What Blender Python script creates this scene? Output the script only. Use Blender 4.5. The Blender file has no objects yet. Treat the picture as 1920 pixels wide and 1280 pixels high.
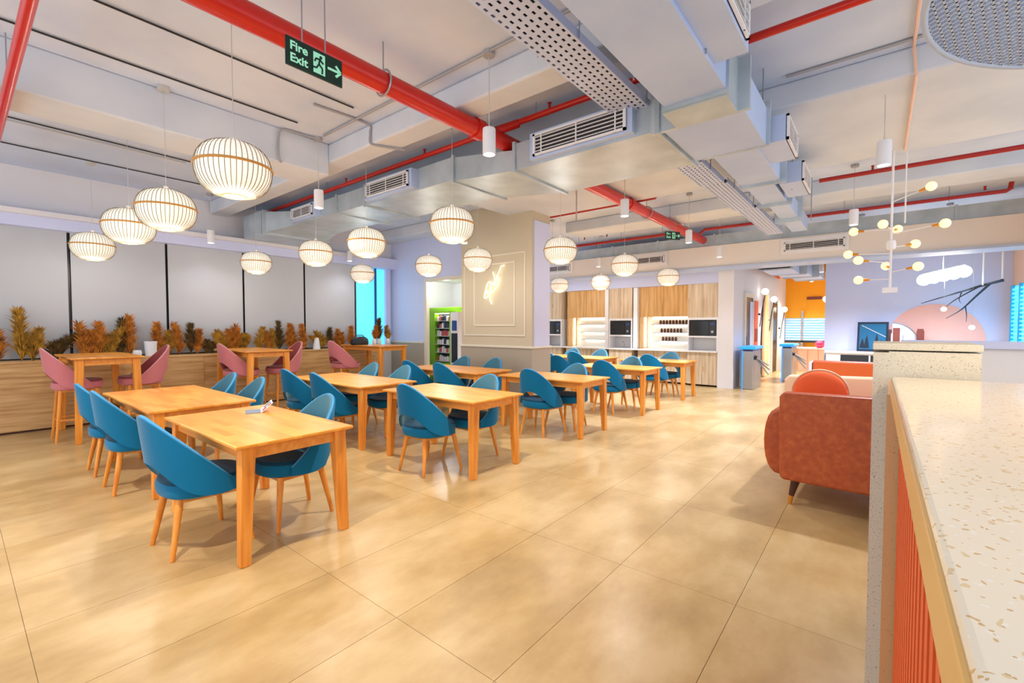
import bpy, bmesh, math, random
from mathutils import Vector, Matrix
random.seed(7)
PI = math.pi
SC = bpy.context.scene
COL = SC.collection

# ------------------------------------------------------------------ camera
cam_d = bpy.data.cameras.new('camera')
cam_d.sensor_width = 36.0
cam_d.lens = 850.0 / 1920.0 * 36.0
cam_d.clip_start = 0.02
cam = bpy.data.objects.new('camera', cam_d)
COL.objects.link(cam)
YAW, PITCH = math.radians(38.9), math.radians(1.9)
fw = Vector((math.cos(YAW) * math.cos(PITCH), math.sin(YAW) * math.cos(PITCH), -math.sin(PITCH)))
cam.location = (0, 0, 1.46)
cam.rotation_euler = fw.to_track_quat('-Z', 'Y').to_euler()
SC.camera = cam

# ------------------------------------------------------------------ world, exposure
world = bpy.data.worlds.new('world')
SC.world = world
world.use_nodes = True
wbg = world.node_tree.nodes['Background']
wbg.inputs[0].default_value = (0.93, 0.96, 1.0, 1)
wbg.inputs[1].default_value = 1.2
SC.view_settings.view_transform = 'Standard'
SC.view_settings.look = 'None'
SC.view_settings.gamma = 1.0
SC.view_settings.exposure = 0.44
SC.view_settings.use_curve_mapping = False
SC.cycles.max_bounces = 5
SC.cycles.diffuse_bounces = 3
SC.cycles.glossy_bounces = 2
SC.cycles.transmission_bounces = 2

LAMP_WARM = (1.0, 0.90, 0.76)
LAMP_COOL = (0.86, 0.90, 1.0)
SPOT_W = 170.0
LANTERN_W = 9.0


# ------------------------------------------------------------------ helpers
def lin(c):
    return tuple(((v / 255.0) / 12.92 if v / 255.0 <= 0.04045 else ((v / 255.0 + 0.055) / 1.055) ** 2.4) for v in c) + (1.0,)


MATS = {}


def base_mat(name, col, rough=0.5, metal=0.0, spec=0.5, sheen=0.0, emit=None, es=0.0):
    m = bpy.data.materials.new(name)
    m.use_nodes = True
    b = m.node_tree.nodes['Principled BSDF']
    b.inputs['Base Color'].default_value = lin(col)
    b.inputs['Roughness'].default_value = rough
    b.inputs['Metallic'].default_value = metal
    b.inputs['Specular IOR Level'].default_value = spec
    if sheen:
        b.inputs['Sheen Weight'].default_value = sheen
        b.inputs['Sheen Roughness'].default_value = 0.4
    if emit:
        b.inputs['Emission Color'].default_value = lin(emit)
        b.inputs['Emission Strength'].default_value = es
    MATS[name] = m
    return m


def nd(m, t, **kw):
    n = m.node_tree.nodes.new(t)
    for k, v in kw.items():
        setattr(n, k, v)
    return n


def lk(m, a, b):
    m.node_tree.links.new(a, b)


def coords(m, scale=(1, 1, 1), rnd=True):
    tc = nd(m, 'ShaderNodeTexCoord')
    mp = nd(m, 'ShaderNodeMapping')
    mp.inputs['Scale'].default_value = scale
    lk(m, tc.outputs['Object'], mp.inputs['Vector'])
    if rnd:
        oi = nd(m, 'ShaderNodeObjectInfo')
        mu = nd(m, 'ShaderNodeVectorMath', operation='SCALE')
        mu.inputs[0].default_value = (37.0, 91.0, 53.0)
        lk(m, oi.outputs['Random'], mu.inputs['Scale'])
        lk(m, mu.outputs[0], mp.inputs['Location'])
    return mp.outputs[0]


def ramp(m, fac, stops):
    r = nd(m, 'ShaderNodeValToRGB')
    e = r.color_ramp.elements
    while len(e) < len(stops):
        e.new(0.5)
    for i, (p, c) in enumerate(stops):
        e[i].position = p
        e[i].color = lin(c)
    lk(m, fac, r.inputs['Fac'])
    return r.outputs['Color']


def bsdf(m):
    return m.node_tree.nodes['Principled BSDF']


def noise_mat(name, stops, scale=4.0, stretch=(1, 1, 1), rough=0.5, detail=5.0, bump=0.0, rnd=True, **kw):
    m = base_mat(name, stops[0][1], rough, **kw)
    v = coords(m, stretch, rnd)
    n = nd(m, 'ShaderNodeTexNoise')
    n.inputs['Scale'].default_value = scale
    n.inputs['Detail'].default_value = detail
    lk(m, v, n.inputs['Vector'])
    lk(m, ramp(m, n.outputs['Fac'], stops), bsdf(m).inputs['Base Color'])
    if bump:
        bp = nd(m, 'ShaderNodeBump')
        bp.inputs['Strength'].default_value = bump
        bp.inputs['Distance'].default_value = 0.01
        lk(m, n.outputs['Fac'], bp.inputs['Height'])
        lk(m, bp.outputs['Normal'], bsdf(m).inputs['Normal'])
    return m


class G:
    """collects geometry for ONE mesh"""

    def __init__(self):
        self.v, self.f = [], []

    def add(self, vs, fs):
        o = len(self.v)
        self.v += [tuple(p) for p in vs]
        self.f += [tuple(i + o for i in f) for f in fs]
        return self

    def box(self, x0, x1, y0, y1, z0, z1):
        vs = [(x, y, z) for x in (x0, x1) for y in (y0, y1) for z in (z0, z1)]
        return self.add(vs, [(0, 1, 3, 2), (4, 6, 7, 5), (0, 4, 5, 1), (2, 3, 7, 6), (0, 2, 6, 4), (1, 5, 7, 3)])

    def hexa(self, a, b):
        """a, b: two quads of 4 points (bottom and top rings)"""
        return self.add(list(a) + list(b), [(3, 2, 1, 0), (4, 5, 6, 7), (0, 1, 5, 4), (1, 2, 6, 5), (2, 3, 7, 6), (3, 0, 4, 7)])

    def leg(self, x0, y0, w0, d0, z0, x1, y1, w1, d1, z1):
        q = lambda x, y, w, d, z: [(x - w / 2, y - d / 2, z), (x + w / 2, y - d / 2, z), (x + w / 2, y + d / 2, z), (x - w / 2, y + d / 2, z)]
        return self.hexa(q(x0, y0, w0, d0, z0), q(x1, y1, w1, d1, z1))

    def frame(self, p, q):
        d = (Vector(q) - Vector(p)).normalized()
        u = Vector((0, 0, 1)) if abs(d.z) < 0.9 else Vector((1, 0, 0))
        a = d.cross(u).normalized()
        return d, a, a.cross(d).normalized()

    def bar(self, p, q, w, h):
        d, a, b = self.frame(p, q)
        p, q = Vector(p), Vector(q)
        r = lambda c: [c - a * w / 2 - b * h / 2, c + a * w / 2 - b * h / 2, c + a * w / 2 + b * h / 2, c - a * w / 2 + b * h / 2]
        return self.hexa(r(p), r(q))

    def cone(self, p, q, r0, r1, n=12):
        d, a, b = self.frame(p, q)
        vs, fs = [], []
        for c, r in ((Vector(p), r0), (Vector(q), r1)):
            for i in range(n):
                t = 2 * PI * i / n
                vs.append(c + a * r * math.cos(t) + b * r * math.sin(t))
        for i in range(n):
            j = (i + 1) % n
            fs.append((i, j, n + j, n + i))
        fs.append(tuple(range(n - 1, -1, -1)))
        fs.append(tuple(range(n, 2 * n)))
        return self.add(vs, fs)

    def tube(self, pts, r, n=8, closed=False):
        pts = [Vector(p) for p in pts]
        k = len(pts)
        vs, fs = [], []
        prev = None
        for i, p in enumerate(pts):
            if closed:
                d = (pts[(i + 1) % k] - pts[i - 1]).normalized()
            else:
                d = (pts[min(i + 1, k - 1)] - pts[max(i - 1, 0)]).normalized()
            if prev is None:
                u = Vector((0, 0, 1)) if abs(d.z) < 0.9 else Vector((1, 0, 0))
                a = d.cross(u).normalized()
            else:
                a = (prev - d * prev.dot(d)).normalized()
            prev = a
            b = d.cross(a)
            rr = r[i] if isinstance(r, (list, tuple)) else r
            for s in range(n):
                t = 2 * PI * s / n
                vs.append(p + a * rr * math.cos(t) + b * rr * math.sin(t))
        m = k if closed else k - 1
        for i in range(m):
            i2 = (i + 1) % k
            for s in range(n):
                s2 = (s + 1) % n
                fs.append((i * n + s, i * n + s2, i2 * n + s2, i2 * n + s))
        if not closed:
            fs.append(tuple(range(n - 1, -1, -1)))
            fs.append(tuple((k - 1) * n + s for s in range(n)))
        return self.add(vs, fs)

    def lathe(self, prof, n=24, c=(0, 0, 0), sx=1.0, sy=1.0):
        vs, fs = [], []
        for r, z in prof:
            for i in range(n):
                t = 2 * PI * i / n
                vs.append((c[0] + r * sx * math.cos(t), c[1] + r * sy * math.sin(t), c[2] + z))
        for k in range(len(prof) - 1):
            for i in range(n):
                j = (i + 1) % n
                fs.append((k * n + i, k * n + j, (k + 1) * n + j, (k + 1) * n + i))
        if prof[0][0] > 1e-4:
            fs.append(tuple(range(n - 1, -1, -1)))
        if prof[-1][0] > 1e-4:
            fs.append(tuple((len(prof) - 1) * n + i for i in range(n)))
        return self.add(vs, fs)

    def prism(self, poly, axis, a0, a1):
        """poly: 2D points; extruded along axis ('x','y','z') between a0 and a1"""
        def mk(u, v, a):
            return {'x': (a, u, v), 'y': (u, a, v), 'z': (u, v, a)}[axis]
        n = len(poly)
        vs = [mk(u, v, a0) for u, v in poly] + [mk(u, v, a1) for u, v in poly]
        fs = [(i, (i + 1) % n, n + (i + 1) % n, n + i) for i in range(n)]
        fs += [tuple(range(n - 1, -1, -1)), tuple(range(n, 2 * n))]
        return self.add(vs, fs)

    def ball(self, c, r, n=14, m=9, sx=1, sy=1, sz=1):
        prof = [(max(1e-5, r * math.sin(PI * k / m)), -r * sz * math.cos(PI * k / m)) for k in range(m + 1)]
        return self.lathe(prof, n, c, sx, sy)

    def mesh(self, name, mat, smooth=False):
        me = bpy.data.meshes.new(name)
        me.from_pydata(self.v, [], self.f)
        bm = bmesh.new()
        bm.from_mesh(me)
        bmesh.ops.recalc_face_normals(bm, faces=bm.faces)
        bm.to_mesh(me)
        bm.free()
        if smooth:
            for p in me.polygons:
                p.use_smooth = True
            if smooth != 'all':
                me.set_sharp_from_angle(angle=math.radians(40))
        me.materials.append(MATS[mat] if isinstance(mat, str) else mat)
        me.update()
        return me

    def build(self, name, mat, parent=None, smooth=False, bevel=0.0, loc=None):
        o = bpy.data.objects.new(name, self.mesh(name, mat, smooth))
        COL.objects.link(o)
        if parent is not None:
            o.parent = parent
        if loc is not None:
            o.location = loc
        if bevel:
            b = o.modifiers.new('bevel', 'BEVEL')
            b.width = bevel
            b.segments = 2
            b.limit_method = 'ANGLE'
            b.angle_limit = math.radians(40)
        return o


def tag(o, label, cat, group=None):
    o['label'] = label
    o['category'] = cat
    if group:
        o['group'] = group
    return o


def struct(o):
    o['kind'] = 'structure'
    return o


def thing(name, label, cat, loc=(0, 0, 0), rz=0.0, group=None):
    o = bpy.data.objects.new(name, None)
    o.empty_display_size = 0.1
    COL.objects.link(o)
    o.location = loc
    o.rotation_euler = (0, 0, rz)
    return tag(o, label, cat, group)


def dup(root, label, loc, rz=None, group=None):
    r = root.copy()
    COL.objects.link(r)
    r.location = loc
    if rz is not None:
        r.rotation_euler = (0, 0, rz)
    r['label'] = label
    if group:
        r['group'] = group
    for ch in list(root.children):
        c = ch.copy()
        COL.objects.link(c)
        c.parent = r
        for g in list(ch.children):
            d = g.copy()
            COL.objects.link(d)
            d.parent = c
    return r


def catmull(pts, k=6, closed=False):
    P = [Vector(p) for p in pts]
    n = len(P)
    out = []
    for i in range(n if closed else n - 1):
        p0 = P[(i - 1) % n] if closed or i > 0 else P[i]
        p1, p2 = P[i], P[(i + 1) % n]
        p3 = P[(i + 2) % n] if closed or i + 2 < n else p2
        for s in range(k):
            t = s / k
            out.append(0.5 * (2 * p1 + (p2 - p0) * t + (2 * p0 - 5 * p1 + 4 * p2 - p3) * t * t + (3 * p1 - p0 - 3 * p2 + p3) * t ** 3))
    if not closed:
        out.append(P[-1])
    return out


# ------------------------------------------------------------------ materials
m = base_mat('floor_tile', (200, 170, 126), 0.28)
gp = nd(m, 'ShaderNodeNewGeometry')
mpf = nd(m, 'ShaderNodeMapping')
mpf.inputs['Scale'].default_value = (0.75, 1.25, 1.0)
lk(m, gp.outputs['Position'], mpf.inputs['Vector'])
nf = nd(m, 'ShaderNodeTexNoise')
nf.inputs['Scale'].default_value = 1.6
nf.inputs['Detail'].default_value = 9.0
nf.inputs['Roughness'].default_value = 0.62
lk(m, mpf.outputs[0], nf.inputs['Vector'])
oi = nd(m, 'ShaderNodeObjectInfo')
ma = nd(m, 'ShaderNodeMath', operation='MULTIPLY_ADD')
ma.inputs[1].default_value = 0.05
lk(m, oi.outputs['Random'], ma.inputs[0])
lk(m, nf.outputs['Fac'], ma.inputs[2])
lk(m, ramp(m, ma.outputs[0], [(0.34, (164, 134, 88)), (0.50, (184, 153, 104)), (0.66, (202, 174, 128))]), bsdf(m).inputs['Base Color'])
base_mat('grout', (158, 130, 92), 0.8)
noise_mat('ceiling_paint', [(0.35, (204, 218, 242)), (0.65, (220, 231, 250))], scale=1.2, rough=0.85, rnd=False, bump=0.15)
noise_mat('beam_paint', [(0.35, (206, 214, 226)), (0.65, (220, 226, 236))], scale=1.5, rough=0.8, rnd=False, bump=0.1)
base_mat('bulkhead_paint', (234, 228, 222), 0.7)
base_mat('wall_white', (230, 228, 232), 0.75)
base_mat('wall_lavender', (208, 215, 248), 0.75)
base_mat('wall_beige', (202, 190, 166), 0.7)
base_mat('wall_taupe', (176, 164, 148), 0.6)
base_mat('wall_orange', (250, 172, 24), 0.6)
base_mat('wall_peach', (245, 205, 180), 0.7)
base_mat('trim_white', (228, 220, 204), 0.5)
base_mat('white_lacquer', (238, 238, 242), 0.35)
noise_mat('blind_fabric', [(0.3, (180, 184, 192)), (0.7, (192, 195, 201))], scale=0.6, rough=0.8)
base_mat('black_metal', (22, 24, 28), 0.4)
base_mat('dark_frame', (38, 44, 50), 0.4)
base_mat('red_paint', (205, 34, 22), 0.28)
base_mat('red_dark', (168, 28, 26), 0.35)
noise_mat('galvanised', [(0.3, (172, 186, 194)), (0.7, (200, 212, 222))], scale=3.0, rough=0.42, metal=0.35, rnd=False)
noise_mat('duct_white', [(0.3, (178, 198, 236)), (0.7, (192, 210, 244))], scale=2.0, rough=0.5, rnd=False)
base_mat('grille_dark', (34, 36, 44), 0.7)
base_mat('tray_metal', (196, 208, 238), 0.45)
base_mat('conduit', (168, 168, 172), 0.5)
base_mat('cable_black', (40, 38, 38), 0.6)
base_mat('cord', (200, 198, 196), 0.6)
base_mat('teal_velvet', (0, 106, 150), 0.75, sheen=0.2, spec=0.2)
base_mat('teal_lining', (74, 128, 150), 0.8, sheen=0.35, spec=0.2)
base_mat('teal_seat_shaded', (10, 66, 92), 0.8, sheen=0.2, spec=0.2)  # shade on the seat tops is put into this darker teal
base_mat('teal_piping', (70, 150, 200), 0.7)
base_mat('pink_velvet', (205, 122, 128), 0.75, sheen=0.3, spec=0.2)
base_mat('pink_lining', (150, 72, 72), 0.8, sheen=0.2, spec=0.2)
base_mat('pink_piping', (225, 160, 165), 0.7)
base_mat('magazine_page', (238, 236, 236), 0.4)
base_mat('print_red', (190, 70, 80), 0.5)
base_mat('print_grey', (120, 130, 150), 0.5)
base_mat('lamp_paper', (250, 244, 230), 0.6, emit=(255, 247, 230), es=0.36)
base_mat('lamp_rib', (140, 128, 106), 0.6)
base_mat('bamboo', (206, 150, 72), 0.5)
base_mat('bulb_glow', (255, 255, 255), 0.5, emit=(255, 255, 255), es=12.0)
base_mat('warm_globe', (255, 240, 200), 0.4, emit=(255, 196, 116), es=1.5)
base_mat('white_globe', (255, 250, 235), 0.4, emit=(255, 248, 225), es=3.0)
base_mat('neon', (255, 252, 220), 0.4, emit=(255, 246, 200), es=2.6)
base_mat('strip_light', (255, 250, 240), 0.4, emit=(255, 246, 226), es=5.0)
base_mat('frame_cyan', (70, 175, 215), 0.4)
base_mat('window_cyan', (120, 220, 250), 0.4, emit=(70, 205, 255), es=0.9)
base_mat('sign_green', (6, 44, 30), 0.35)
base_mat('sign_glow', (170, 240, 205), 0.4, emit=(150, 240, 200), es=0.12)
base_mat('vend_green', (128, 186, 20), 0.4)
base_mat('vend_dark', (30, 44, 62), 0.2)
base_mat('vend_blue', (30, 70, 140), 0.4)
base_mat('product_white', (225, 225, 232), 0.5)
base_mat('product_dark', (50, 60, 80), 0.5)
base_mat('product_red', (190, 90, 90), 0.5)
base_mat('glass_black', (20, 24, 28), 0.12)
base_mat('steel', (170, 172, 178), 0.3, metal=0.7)
base_mat('jar_brown', (96, 52, 34), 0.4)
base_mat('shelf_glass', (200, 205, 205), 0.3)
base_mat('sofa_interior', (232, 196, 160), 0.6)
base_mat('brass', (226, 160, 70), 0.3, metal=0.8)
base_mat('dark_wood', (74, 36, 22), 0.45)
base_mat('orange_slat', (240, 92, 30), 0.45)
base_mat('edge_wood', (236, 188, 112), 0.35)
base_mat('slat_back', (40, 22, 24), 0.7)
base_mat('blue_lamp', (40, 150, 230), 0.3, emit=(20, 150, 255), es=0.6)
base_mat('pink_mural', (246, 190, 178), 0.7)
base_mat('frame_blue', (20, 40, 62), 0.3)
base_mat('picture_blue', (24, 96, 138), 0.25)
base_mat('picture_dark', (16, 34, 50), 0.4)
base_mat('paper_white', (240, 240, 246), 0.5)
base_mat('box_brown', (128, 64, 56), 0.6)
base_mat('twig', (52, 60, 72), 0.7)
base_mat('red_panel', (230, 92, 70), 0.5)
base_mat('door_black', (24, 26, 34), 0.3)
base_mat('neon_arch', (255, 190, 130), 0.4, emit=(255, 180, 110), es=0.7)
base_mat('leaf_green', (70, 150, 40), 0.6)
base_mat('counter_white', (240, 238, 236), 0.3)
base_mat('pot_white', (232, 236, 246), 0.4)
base_mat('bag_black', (26, 30, 36), 0.5)
base_mat('mesh_wire', (178, 192, 218), 0.5)
base_mat('magenta', (226, 60, 110), 0.5)
base_mat('screen_blue', (120, 190, 225), 0.3, emit=(120, 190, 225), es=0.4)
noise_mat('plume', [(0.3, (104, 74, 18)), (0.55, (172, 124, 34)), (0.75, (214, 168, 62))], scale=14, rough=0.9)
noise_mat('plume_rust', [(0.3, (112, 62, 14)), (0.55, (188, 112, 28)), (0.75, (222, 152, 54))], scale=14, rough=0.9)
noise_mat('plume_dark', [(0.3, (40, 34, 14)), (0.55, (84, 62, 20)), (0.75, (130, 96, 30))], scale=14, rough=0.9)
noise_mat('leather', [(0.3, (158, 66, 24)), (0.5, (171, 75, 29)), (0.7, (184, 90, 40))], scale=26, rough=0.45, detail=9, bump=0.1)
base_mat('orange_leather', (200, 86, 28), 0.45)
base_mat('orange_cushion', (244, 104, 52), 0.85, sheen=0.4)


def wood_mat(name, dark, mid, light, axis, rough=0.4, scale=3.0):
    st = {'x': (0.6, 9, 9), 'y': (9, 0.6, 9), 'z': (9, 9, 0.6)}[axis]
    return noise_mat(name, [(0.28, dark), (0.5, mid), (0.74, light)], scale=scale, stretch=st, rough=rough, detail=6)


wood_mat('oak_leg', (206, 116, 34), (232, 146, 52), (244, 170, 78), 'z')
wood_mat('oak_rail', (216, 134, 50), (228, 148, 60), (238, 164, 76), 'y')
wood_mat('bench_wood', (184, 138, 84), (212, 170, 114), (230, 194, 142), 'x', scale=3.0)
wood_mat('kitchen_wood', (186, 160, 128), (212, 190, 160), (230, 212, 186), 'z', scale=2.0)
wood_mat('kitchen_wood_warm', (190, 138, 78), (216, 168, 104), (232, 192, 132), 'z', scale=2.0)
# butcher-block table top: staves from a brick texture
m = base_mat('oak_top', (236, 166, 70), 0.33)
v = coords(m, (1, 1, 1))
br = nd(m, 'ShaderNodeTexBrick')
br.inputs['Scale'].default_value = 1.0
br.inputs['Mortar Size'].default_value = 0.0
br.inputs['Brick Width'].default_value = 0.34
br.inputs['Row Height'].default_value = 0.055
br.inputs['Color1'].default_value = lin((222, 138, 42))
br.inputs['Color2'].default_value = lin((240, 166, 68))
mp = nd(m, 'ShaderNodeMapping')
mp.inputs['Rotation'].default_value = (0, 0, PI / 2)
lk(m, v, mp.inputs['Vector'])
lk(m, mp.outputs[0], br.inputs['Vector'])
lk(m, br.outputs['Color'], bsdf(m).inputs['Base Color'])


def terrazzo(name, base, chips, scale, cover, rough):
    m = base_mat(name, base, rough)
    v = coords(m, (1, 1, 1), False)
    prev = None
    nz = nd(m, 'ShaderNodeTexNoise')
    nz.inputs['Scale'].default_value = scale * 0.8
    lk(m, v, nz.inputs['Vector'])
    ad = nd(m, 'ShaderNodeVectorMath', operation='MULTIPLY_ADD')
    ad.inputs[1].default_value = (0.03, 0.03, 0.03)
    lk(m, nz.outputs['Color'], ad.inputs[0])
    lk(m, v, ad.inputs[2])
    for k, c in enumerate(chips):
        vo = nd(m, 'ShaderNodeTexVoronoi')
        vo.inputs['Scale'].default_value = scale * (1 + 0.45 * k)
        vo.inputs['Randomness'].default_value = 1.0
        lk(m, ad.outputs[0], vo.inputs['Vector'])
        lt = nd(m, 'ShaderNodeMath', operation='LESS_THAN')
        lt.inputs[1].default_value = cover
        lk(m, vo.outputs['Distance'], lt.inputs[0])
        mx = nd(m, 'ShaderNodeMix', data_type='RGBA')
        lk(m, lt.outputs[0], mx.inputs['Factor'])
        if prev is None:
            mx.inputs['A'].default_value = lin(base)
        else:
            lk(m, prev, mx.inputs['A'])
        mx.inputs['B'].default_value = lin(c)
        prev = mx.outputs['Result']
    lk(m, prev, bsdf(m).inputs['Base Color'])


terrazzo('terrazzo_grey', (206, 201, 187), [(180, 175, 163), (222, 218, 207), (104, 95, 84)], 75, 0.18, 0.5)
terrazzo('terrazzo_cream', (246, 236, 214), [(234, 210, 166), (250, 244, 230), (220, 182, 128)], 48, 0.19, 0.14)
terrazzo('terrazzo_tan_shade', (206, 168, 118), [(170, 126, 80), (218, 186, 140)], 85, 0.15, 0.4)

# ------------------------------------------------------------------ floor
TX, TY = 1.18, 0.65
FX0, FX1, FY0, FY1 = 1.37 - 2 * TX, 1.37 + 11 * TX, 1.2 - 5 * TY, 1.2 + 13 * TY
floor = struct(G().box(FX0 - 1.5, 24, FY0 - 1.5, 10.2, -0.15, -0.006).build('floor', 'grout'))
tile_me = G().box(0.0012, TX - 0.0012, 0.0012, TY - 0.0012, -0.02, 0).mesh('tile', 'floor_tile')
for i in range(13):
    for j in range(18):
        t = bpy.data.objects.new('tile', tile_me)
        COL.objects.link(t)
        t.parent = floor
        t.location = (FX0 + i * TX, FY0 + j * TY, 0)
far_floor = G().box(FX1, 24, FY0 - 1.5, 10.2, -0.02, 0).box(FX0 - 1.5, FX0, FY0 - 1.5, 10.2, -0.02, 0).box(FX0, FX1, FY0 - 1.5, FY0, -0.02, 0).build('tile_border', 'floor_tile', floor)

# ------------------------------------------------------------------ ceiling and beams
ZS, ZB = 3.75, 3.36
struct(G().box(-2.5, 24, -4, 10.2, ZS, ZS + 0.2).build('ceiling', 'ceiling_paint'))
struct(G().box(-2.5, 3.05, 5.42, 6.0, ZB, ZS).build('ceiling_beam', 'beam_paint', bevel=0.015))
for (x0, x1, y0, y1) in ((3.05, 3.34, -4, 9.6), (5.0, 7.15, -4, 5.42), (6.58, 7.1, 6.0, 9.6), (8.6, 9.3, -4, 5.42)):
    struct(G().box(x0, x1, y0, y1, 3.52, ZS).build('ceiling_beam', 'beam_paint', bevel=0.02))

# ------------------------------------------------------------------ left wall with roller blinds
struct(G().box(-2.5, 7.3, 9.62, 9.9, 0, ZS).build('wall_left', 'wall_white'))
struct(G().box(-2.5, 7.05, 9.36, 9.62, 2.87, 3.12).build('trim_1', 'wall_lavender'))
tr = struct(G().box(-2.5, 6.4, 9.28, 9.36, 3.03, 3.10).build('trim_2', 'wall_white'))
edges = [-1.27, -0.06, 1.15, 2.355, 3.56, 4.75, 5.95]
bl_names = ['grey roller blind at the far left edge behind the camera side', 'leftmost grey roller blind in view, above the first plumes',
            'grey roller blind right of the leftmost one, behind the first high table', 'third grey roller blind, between the first two high tables',
            'fourth grey roller blind, behind the second high table', 'rightmost grey roller blind, next to the cyan window']
for i in range(1, 6):
    x0, x1 = edges[i] + 0.018, edges[i + 1] - 0.018
    t = thing('roller_blind', bl_names[i], 'blind', ((x0 + x1) / 2, 9.5, 1.0), 0, 'grey roller blinds along the left wall')
    w = (x1 - x0) / 2
    G().box(-w, w, -0.004, 0.004, 0.02, 1.9).build('fabric', 'blind_fabric', t)
    G().box(-w, w, -0.012, 0.012, 0.0, 0.03).build('bottom_bar', 'blind_fabric', t)
    G().cone((-w, 0, 1.9), (w, 0, 1.9), 0.025, 0.025, 10).build('roller', 'blind_fabric', t)
wf = G().box(-1.3, 5.96, 9.55, 9.6, 0.98, 2.87)
struct(wf.build('window_1', 'black_metal'))
# uncovered bright window at the end of the wall
win = struct(G().box(5.98, 6.92, 9.58, 9.61, 0.98, 2.86).build('window_2', 'window_cyan'))
G().box(5.96, 5.99, 9.52, 9.6, 0.98, 2.87).build('window_frame', 'dark_frame', win)
G().box(6.52, 6.56, 9.54, 9.6, 0.98, 2.87).build('mullion', 'vend_blue', win)
G().box(6.80, 6.93, 9.50, 9.6, 0.98, 2.87).build('window_jamb', 'wall_lavender', win)
# low wooden planter bench along the wall
pl = thing('planter_bench', 'long low wooden planter bench along the left wall', 'bench', (2.3, 9.1, 0))
for k in range(7):
    x0 = -4.3 + k * 1.19
    if x0 > 3.6:
        continue
    G().box(x0 + 0.002, x0 + 1.188, 0, 0.03, 0.03, 0.95).build('front_panel', 'bench_wood', pl)
G().box(-4.3, 4.05, 0.02, 0.45, 0.0, 0.92).build('body', 'dark_wood', pl)
G().box(-4.3, 4.05, -0.015, 0.45, 0.95, 0.98).build('top_rim', 'bench_wood', pl, bevel=0.004)

# ------------------------------------------------------------------ wall with the vending alcove
struct(G().box(7.05, 7.10, 8.30, 9.62, 0, ZS).box(7.05, 7.10, 6.605, 8.30, 2.52, ZS).build('wall_back', 'wall_lavender'))
struct(G().box(7.035, 7.05, 8.36, 9.62, 0.0, 1.06).build('trim_3', 'wall_taupe'))
struct(G().box(7.02, 7.05, 8.36, 9.62, 1.06, 1.10).build('trim_4', 'trim_white'))
struct(G().box(7.02, 7.11, 8.24, 8.33, 0, 2.58).box(7.02, 7.11, 6.62, 8.24, 2.5, 2.58).build('door_1', 'trim_white'))
struct(G().box(8.6, 8.7, 6.6, 9.62, 0, ZS).box(7.2, 8.6, 9.0, 9.1, 0, ZS).build('wall_alcove', 'wall_white'))
struct(G().box(7.1, 8.6, 6.6, 9.0, 2.62, 2.7).build('ceiling_alcove', 'wall_white'))

# column with mouldings
col = struct(G().box(6.55, 7.12, 4.83, 6.60, 0, ZS - 0.002).build('column', 'wall_beige'))
G().box(6.535, 7.13, 4.815, 6.61, 0, 1.06).build('dado', 'wall_taupe', col)
G().box(6.515, 7.14, 4.795, 6.62, 1.06, 1.10).build('dado_rail', 'trim_white', col, bevel=0.006)
G().box(6.52, 7.14, 4.80, 6.62, 0, 0.09).build('skirting', 'wall_taupe', col)
for (a, b, z0, z1) in ((4.97, 6.52, 1.28, 2.82), (5.21, 6.25, 1.47, 2.66)):
    for q in ((a, b, z0, z0 + 0.022), (a, b, z1 - 0.022, z1), (a, a + 0.022, z0 + 0.022, z1 - 0.022), (b - 0.022, b, z0 + 0.022, z1 - 0.022)):
        G().box(6.535, 6.552, *q).build('moulding', 'trim_white', col)
G().box(6.6, 7.08, 4.805, 4.83, 1.10, ZB).build('side_panel', 'wall_lavender', col)

# neon sign on the column
ns = thing('neon_sign', 'glowing handwritten neon sign on the beige column', 'sign', (6.51, 5.7, 2.24))


def nz(px, py):
    # sign drawing: x to the viewer's right (-y), y down
    return (0, -(px - 620) / 1150.0, -(py - 585) / 1150.0)


for st in ([(530, 510), (470, 505), (420, 570), (380, 680), (345, 800), (350, 850), (420, 850), (480, 790), (530, 680), (540, 580), (530, 510)],
           [(400, 680), (470, 800), (520, 920), (560, 990)], [(520, 750), (600, 720), (660, 670), (700, 620), (730, 580)],
           [(600, 290), (630, 380), (660, 480), (670, 540), (640, 590), (605, 580), (600, 540), (635, 505)],
           [(670, 540), (705, 450), (740, 370), (800, 250), (830, 190), (920, 170)], [(700, 380), (750, 440), (765, 500), (730, 580)]):
    G().tube(catmull([nz(*p) for p in st], 4), 0.008, 6).build('neon_tube', 'neon', ns, 'all')
for p in ((420, 850), (740, 370), (540, 580)):
    q = Vector(nz(*p))
    G().cone(q, q + Vector((0.04, 0, 0)), 0.006, 0.006, 6).build('standoff', 'steel', ns)

# ------------------------------------------------------------------ vending machine
vm = thing('vending_machine', 'lime green snack vending machine standing in the alcove', 'vending machine', (7.65, 8.27, 0))
G().box(0, 0.8, -0.62, 0.62, 0.0, 1.93).build('cabinet', 'vend_green', vm, bevel=0.02)
G().box(-0.012, 0.01, -0.30, 0.22, 0.58, 1.78).build('display_back', 'vend_dark', vm)
fr = G()
for q in ((-0.33, 0.40, 1.78, 1.83), (-0.33, 0.40, 0.53, 0.58), (-0.33, -0.30, 0.58, 1.78), (0.22, 0.40, 0.58, 1.78)):
    fr.box(-0.16, -0.01, *q)
fr.build('display_frame', 'vend_green', vm)
G().box(-0.155, -0.015, -0.60, -0.335, 0.55, 1.80).build('service_door', 'product_white', vm)
G().box(-0.16, -0.15, -0.57, -0.37, 0.60, 1.30).build('payment_panel', 'vend_dark', vm)
G().box(-0.16, -0.15, -0.55, -0.39, 1.36, 1.60).build('payment_screen', 'vend_blue', vm)
zs = [0.62, 0.83, 1.03, 1.23, 1.42, 1.60]
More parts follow.
